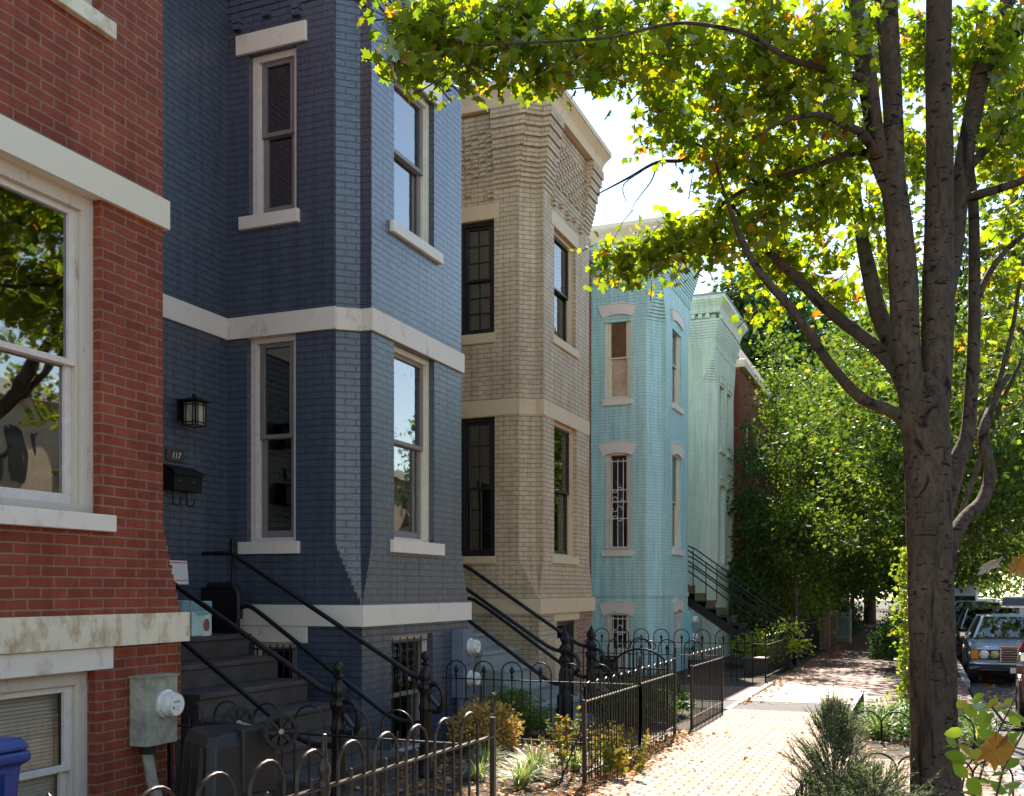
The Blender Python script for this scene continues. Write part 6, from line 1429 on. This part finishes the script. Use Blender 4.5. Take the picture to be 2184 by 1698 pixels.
b = MB(); fr = (Vector((0, -2.285, 0)), Vector((1, 0, 0)), Vector((0, -1, 0)), Vector((0, 0, 1)))
b.box(-.87, .87, -.04, .012, .545, .755, fr); b.build('lamp_surround', M['trimblack'], mc, bevel=.01, **K)
b = MB(); b.box(-.30, .30, 0, .03, .50, .80, fr); g = b.build('grille', M['trimblack'], mc, **K)
b = MB(); b.box(-.33, -.295, 0, .07, .49, .82, fr); b.box(.295, .33, 0, .07, .49, .82, fr); b.box(-.33, .33, 0, .075, .80, .845, fr); b.build('grille_surround', M['chrome'], g, bevel=.012, **K)
b = MB(); b.box(-.012, .012, .03, .065, .49, .80, fr); b.build('grille_spine', M['chrome'], g, **K)
for i in range(6):
    b = MB(); b.box(-.295, .295, .032, .045, .525+i*.05, .533+i*.05, fr); b.build('grille_bar', M['chrome'], g, **K)
for sx in (-1, 1):
    for x, r, mm in ((.62, .088, 'lamplens'), (.42, .075, 'foglens')):
        b = MB(); f2 = (Vector((sx*x, -2.30, .65)), Vector((1, 0, 0)), Vector((0, 0, 1)), Vector((0, -1, 0))); b.lathe([(r, 0), (r, .02), (r*.9, .035), (r*.5, .05), (0, .055)], 20, f2 and (0, 0, 0), f2); b.build('headlight', M[mm], mc, smooth=60, **K)
        b = MB(); b.lathe([(r*1.08, 0), (r*1.12, .02), (r*1.0, .026)], 20, (0, 0, 0), f2); b.build('headlight_ring', M['chrome'], mc, smooth=60, **K)
    b = MB(); xx = sx*.80; b.box(min(xx-.065, xx+.085), max(xx-.065, xx+.085), -.10, .02, .555, .745, fr); b.build('indicator', M['amber'], mc, bevel=.015, **K)
b = MB(); b.ring([[(x, -2.30-.13*(1-abs(x/.9)**6)-q[0], q[1]) for x in [-.89+i*.0989 for i in range(19)]] for q in ((0, .36), (.03, .38), (.05, .43), (.05, .46), (.02, .50), (0, .50))], False, False, False); b.build('bumper', M['chrome'], mc, smooth=50, **K)
b = MB(); b.ring([[(x, -2.30-.13*(1-abs(x/.9)**6)-q[0], q[1]) for x in [-.895+i*.0995 for i in range(19)]] for q in ((.04, .425), (.075, .43), (.075, .465), (.04, .47))], False, False, False); b.build('bumper_strip', M['trimblack'], mc, **K)
b = MB(); b.box(-.15, .155, .19, .20, .30, .41, fr); pl = b.build('number_plate', M['white'], mc, bevel=.003, **K)
text = text_mesh('817', .085, M['navy'], mc, (-.05, -2.487, .325), (1, 0, 0), (0, 0, 1))
for v in text.data.vertices: v.co += Vector(mc.location)
text.parent = pl
b = MB(); b.box(-.76, .76, .10, .115, .905, .955, (Vector((0, -1.0, 0)), Vector((1, 0, 0)), Vector((0, -1, 0)), Vector((0, 0, 1)))); b.build('cowl', M['trimblack'], mc, **K)
b = MB(); b.tube([(-.5, -1.02, .96), (.1, -.99, .965)], .006, 4); b.tube([(.1, -1.02, .96), (.62, -.97, .975)], .006, 4); b.build('wiper', M['trimblack'], mc, **K)
b = MB(); b.tube([(0, -2.33, .845), (0, -2.33, .88)], .004, 6); b.tube([(.035*math.cos(a), -2.33, .915+.035*math.sin(a)) for a in [k*.5236 for k in range(13)]], .004, 5); b.tube([(0, -2.33, .915), (0, -2.33, .95)], .003, 5); b.tube([(0, -2.33, .915), (.03, -2.33, .897)], .003, 5); b.tube([(0, -2.33, .915), (-.03, -2.33, .897)], .003, 5); b.build('hood_emblem', M['chrome'], mc, **K)
SUV = [(-2.3, .88, .45, .85, .9), (-2.2, .97, .30, .95, 1.0), (-1.2, 1, .25, 1.02, 1.08), (0, 1, .25, 1.05, 1.09), (1.8, 1, .25, 1.05, 1.09), (2.3, .95, .4, 1.0, 1.05)]
HB = [(-2.1, .88, .35, .72, .78), (-2.0, .97, .25, .8, .85), (-1.0, 1, .2, .9, .96), (0, 1, .2, .95, .98), (1.6, 1, .2, .95, .99), (2.1, .93, .35, .9, .95)]
c1 = car('hatchback', 'dark car directly behind the pale blue-grey sedan, only its roof showing', 'car', (1.75, 31.0, gz(31)-.13), 0, 'carblack', 4.3, 1.78, 1.55, HB, ((-1.1, 2.0, .84, .97), (-.3, 1.7, .64, 1.52)), (-1.3, 1.3))
c2 = car('suv', 'dark car behind the hatchback, beside the maple trunk', 'car', (1.60, 36.2, gz(36)-.13), 0, 'carblack', 4.6, 1.86, 1.7, SUV, ((-1.2, 2.2, .86, 1.07), (-.5, 2.0, .66, 1.66)), (-1.4, 1.4), .34)
c3 = car('sedan', 'grey car third in the kerbside row behind the maple trunk', 'car', (1.6, 42.0, gz(42)-.13), 0, 'carblue', 4.6, 1.8, 1.5, HB, ((-1.1, 1.8, .84, .97), (-.3, 1.2, .64, 1.47)), (-1.3, 1.3))
# white van
t = thing('van', (1.75, 60, gz(60)-.13), 'tall white van parked farthest along our kerb, beside the trunk', 'van', 'cars parked along the kerb')
b = MB(); b.ring([[(x*w_, y, z) for x, z in ((-1.0, .4), (1.0, .4), (1.0, zt-.2), (.88, zt), (-.88, zt), (-1.0, zt-.2))] for y, zt, w_ in ((-2.6, 1.1, .95), (-2.5, 1.3, 1), (-1.9, 1.45, 1), (-1.2, 2.5, .98), (3.0, 2.65, 1))]); b.build('body', M['carwhite'], t, smooth=30, local=True)
b = MB(); b.quad((-.85, -1.86, 1.55), (.85, -1.86, 1.55), (.78, -1.27, 2.35), (-.78, -1.27, 2.35)); b.build('windscreen', M['carblack'], t, local=True)
b = MB(); b.box(-.6, .6, -2.64, -2.58, .7, 1.0); b.build('grille', M['trimblack'], t, local=True)
for y in (-1.7, 2.0):
    for sx in (-1, 1):
        b = MB(); b.lathe([(.2, 0), (.36, 0), (.38, .03), (.38, .2), (.3, .22), (0, .2)], 20, fr=(Vector((sx*.82, y, .38)), Vector((0, 1, 0)), Vector((0, 0, 1)), Vector((sx, 0, 0)))); b.build('wheel', M['tyre'], t, smooth=40, local=True)
# white pickup seen from behind, in the road
t = thing('pickup_truck', (5.75, 74, gz(74)-.13), 'white pickup truck seen from behind with its tailgate closed', 'pickup truck')
K = dict(local=True)
b = MB(); b.ring([[(x, y, z) for x, z in ((-.98, .55), (.98, .55), (1.0, .9), (.97, 1.22), (-.97, 1.22), (-1.0, .9))] for y in (0, 5.6)]); b.build('body', M['carwhite'], t, bevel=.04, **K)
b = MB(); b.box(-.85, .85, .06, 1.65, 1.05, 1.235); b.build('bed_liner', M['trimblack'], t, **K)
b = MB(); b.box(-.82, .82, -.035, .005, .72, 1.20); tg = b.build('tailgate', M['carwhite'], t, bevel=.02, **K)
b = MB(); b.box(-.14, .14, -.05, -.03, 1.05, 1.18); b.build('handle', M['trimblack'], tg, bevel=.01, **K)
b = MB(); b.poly([(.10*math.cos(a), -.042, .93+.04*math.sin(a)) for a in [k*.3927 for k in range(16)]][::1]); b.build('emblem', M['navy'], tg, **K)
b = MB(); b.ring([[(-.86, 1.75, 1.2), (.86, 1.75, 1.2), (.88, 4.3, 1.2), (-.88, 4.3, 1.2)], [(-.68, 1.95, 1.86), (.68, 1.95, 1.86), (.68, 3.5, 1.9), (-.68, 3.5, 1.9)], [(-.6, 2.05, 1.92), (.6, 2.05, 1.92), (.6, 3.4, 1.94), (-.6, 3.4, 1.94)]]); b.build('cab', M['carwhite'], t, bevel=.03, **K)
b = MB(); b.quad((-.76, 1.78, 1.30), (.76, 1.78, 1.30), (.66, 1.925, 1.80), (-.66, 1.925, 1.80)); b.build('rear_window', M['carblack'], t, **K)
b = MB(); b.box(-.99, .99, -.16, -.0, .50, .68); b.build('bumper', M['chrome'], t, bevel=.02, **K)
b = MB(); b.box(-.16, .16, -.175, -.165, .52, .66); b.build('number_plate', M['white'], t, **K)
for sx in (-1, 1):
    b = MB(); b.box(sx*.91-.075, sx*.91+.075, -.03, .12, .80, 1.16); b.build('tail_light', M['redlens'], t, bevel=.02, **K)
    for y in (1.1, 4.6):
        b = MB(); b.lathe([(.2, 0), (.38, 0), (.40, .03), (.40, .22), (.3, .24), (0, .22)], 20, fr=(Vector((sx*.76, y, .40)), Vector((0, 1, 0)), Vector((0, 0, 1)), Vector((sx, 0, 0)))); b.build('wheel', M['tyre'], t, smooth=40, **K)
    b = MB(); b.box(sx*1.0-.10+.1*sx, sx*1.0+.10+.1*sx, 3.6, 3.7, 1.2, 1.45); b.build('mirror', M['trimblack'], t, bevel=.02, **K)
c4 = car('suv', 'dark window suv with white body just left of the white pickup', 'car', (4.3, 84, gz(84)-.13), math.pi, 'carwhite', 4.6, 1.9, 1.8, SUV, ((-1.2, 2.2, .86, 1.07), (-.5, 2.0, .70, 1.80)), (-1.4, 1.4), .36, group='cars standing in the road')
c5 = car('sedan', 'silver car at the right edge ahead of the white pickup', 'car', (8.0, 80, gz(80)-.13), math.pi, 'carwhite', 4.6, 1.8, 1.5, HB, ((-1.1, 1.8, .84, .97), (-.3, 1.2, .64, 1.47)), (-1.3, 1.3), group='cars standing in the road')
# red car at the right edge, its rear corner showing
c6 = car('hatchback', 'red car parked nearest, only its rear corner showing at the right edge', 'car', (2.17, 15.2, gz(15)-.13), 0, 'carred', 4.2, 1.76, 1.5, HB, ((-1.1, 2.0, .82, .97), (-.3, 1.7, .62, 1.47)), (-1.3, 1.3))
b = MB(); b.box(-.89, -.86, -2.08, -1.6, .28, .42); b.build('bumper_strip', M['trimblack'], c6, bevel=.01, **K)
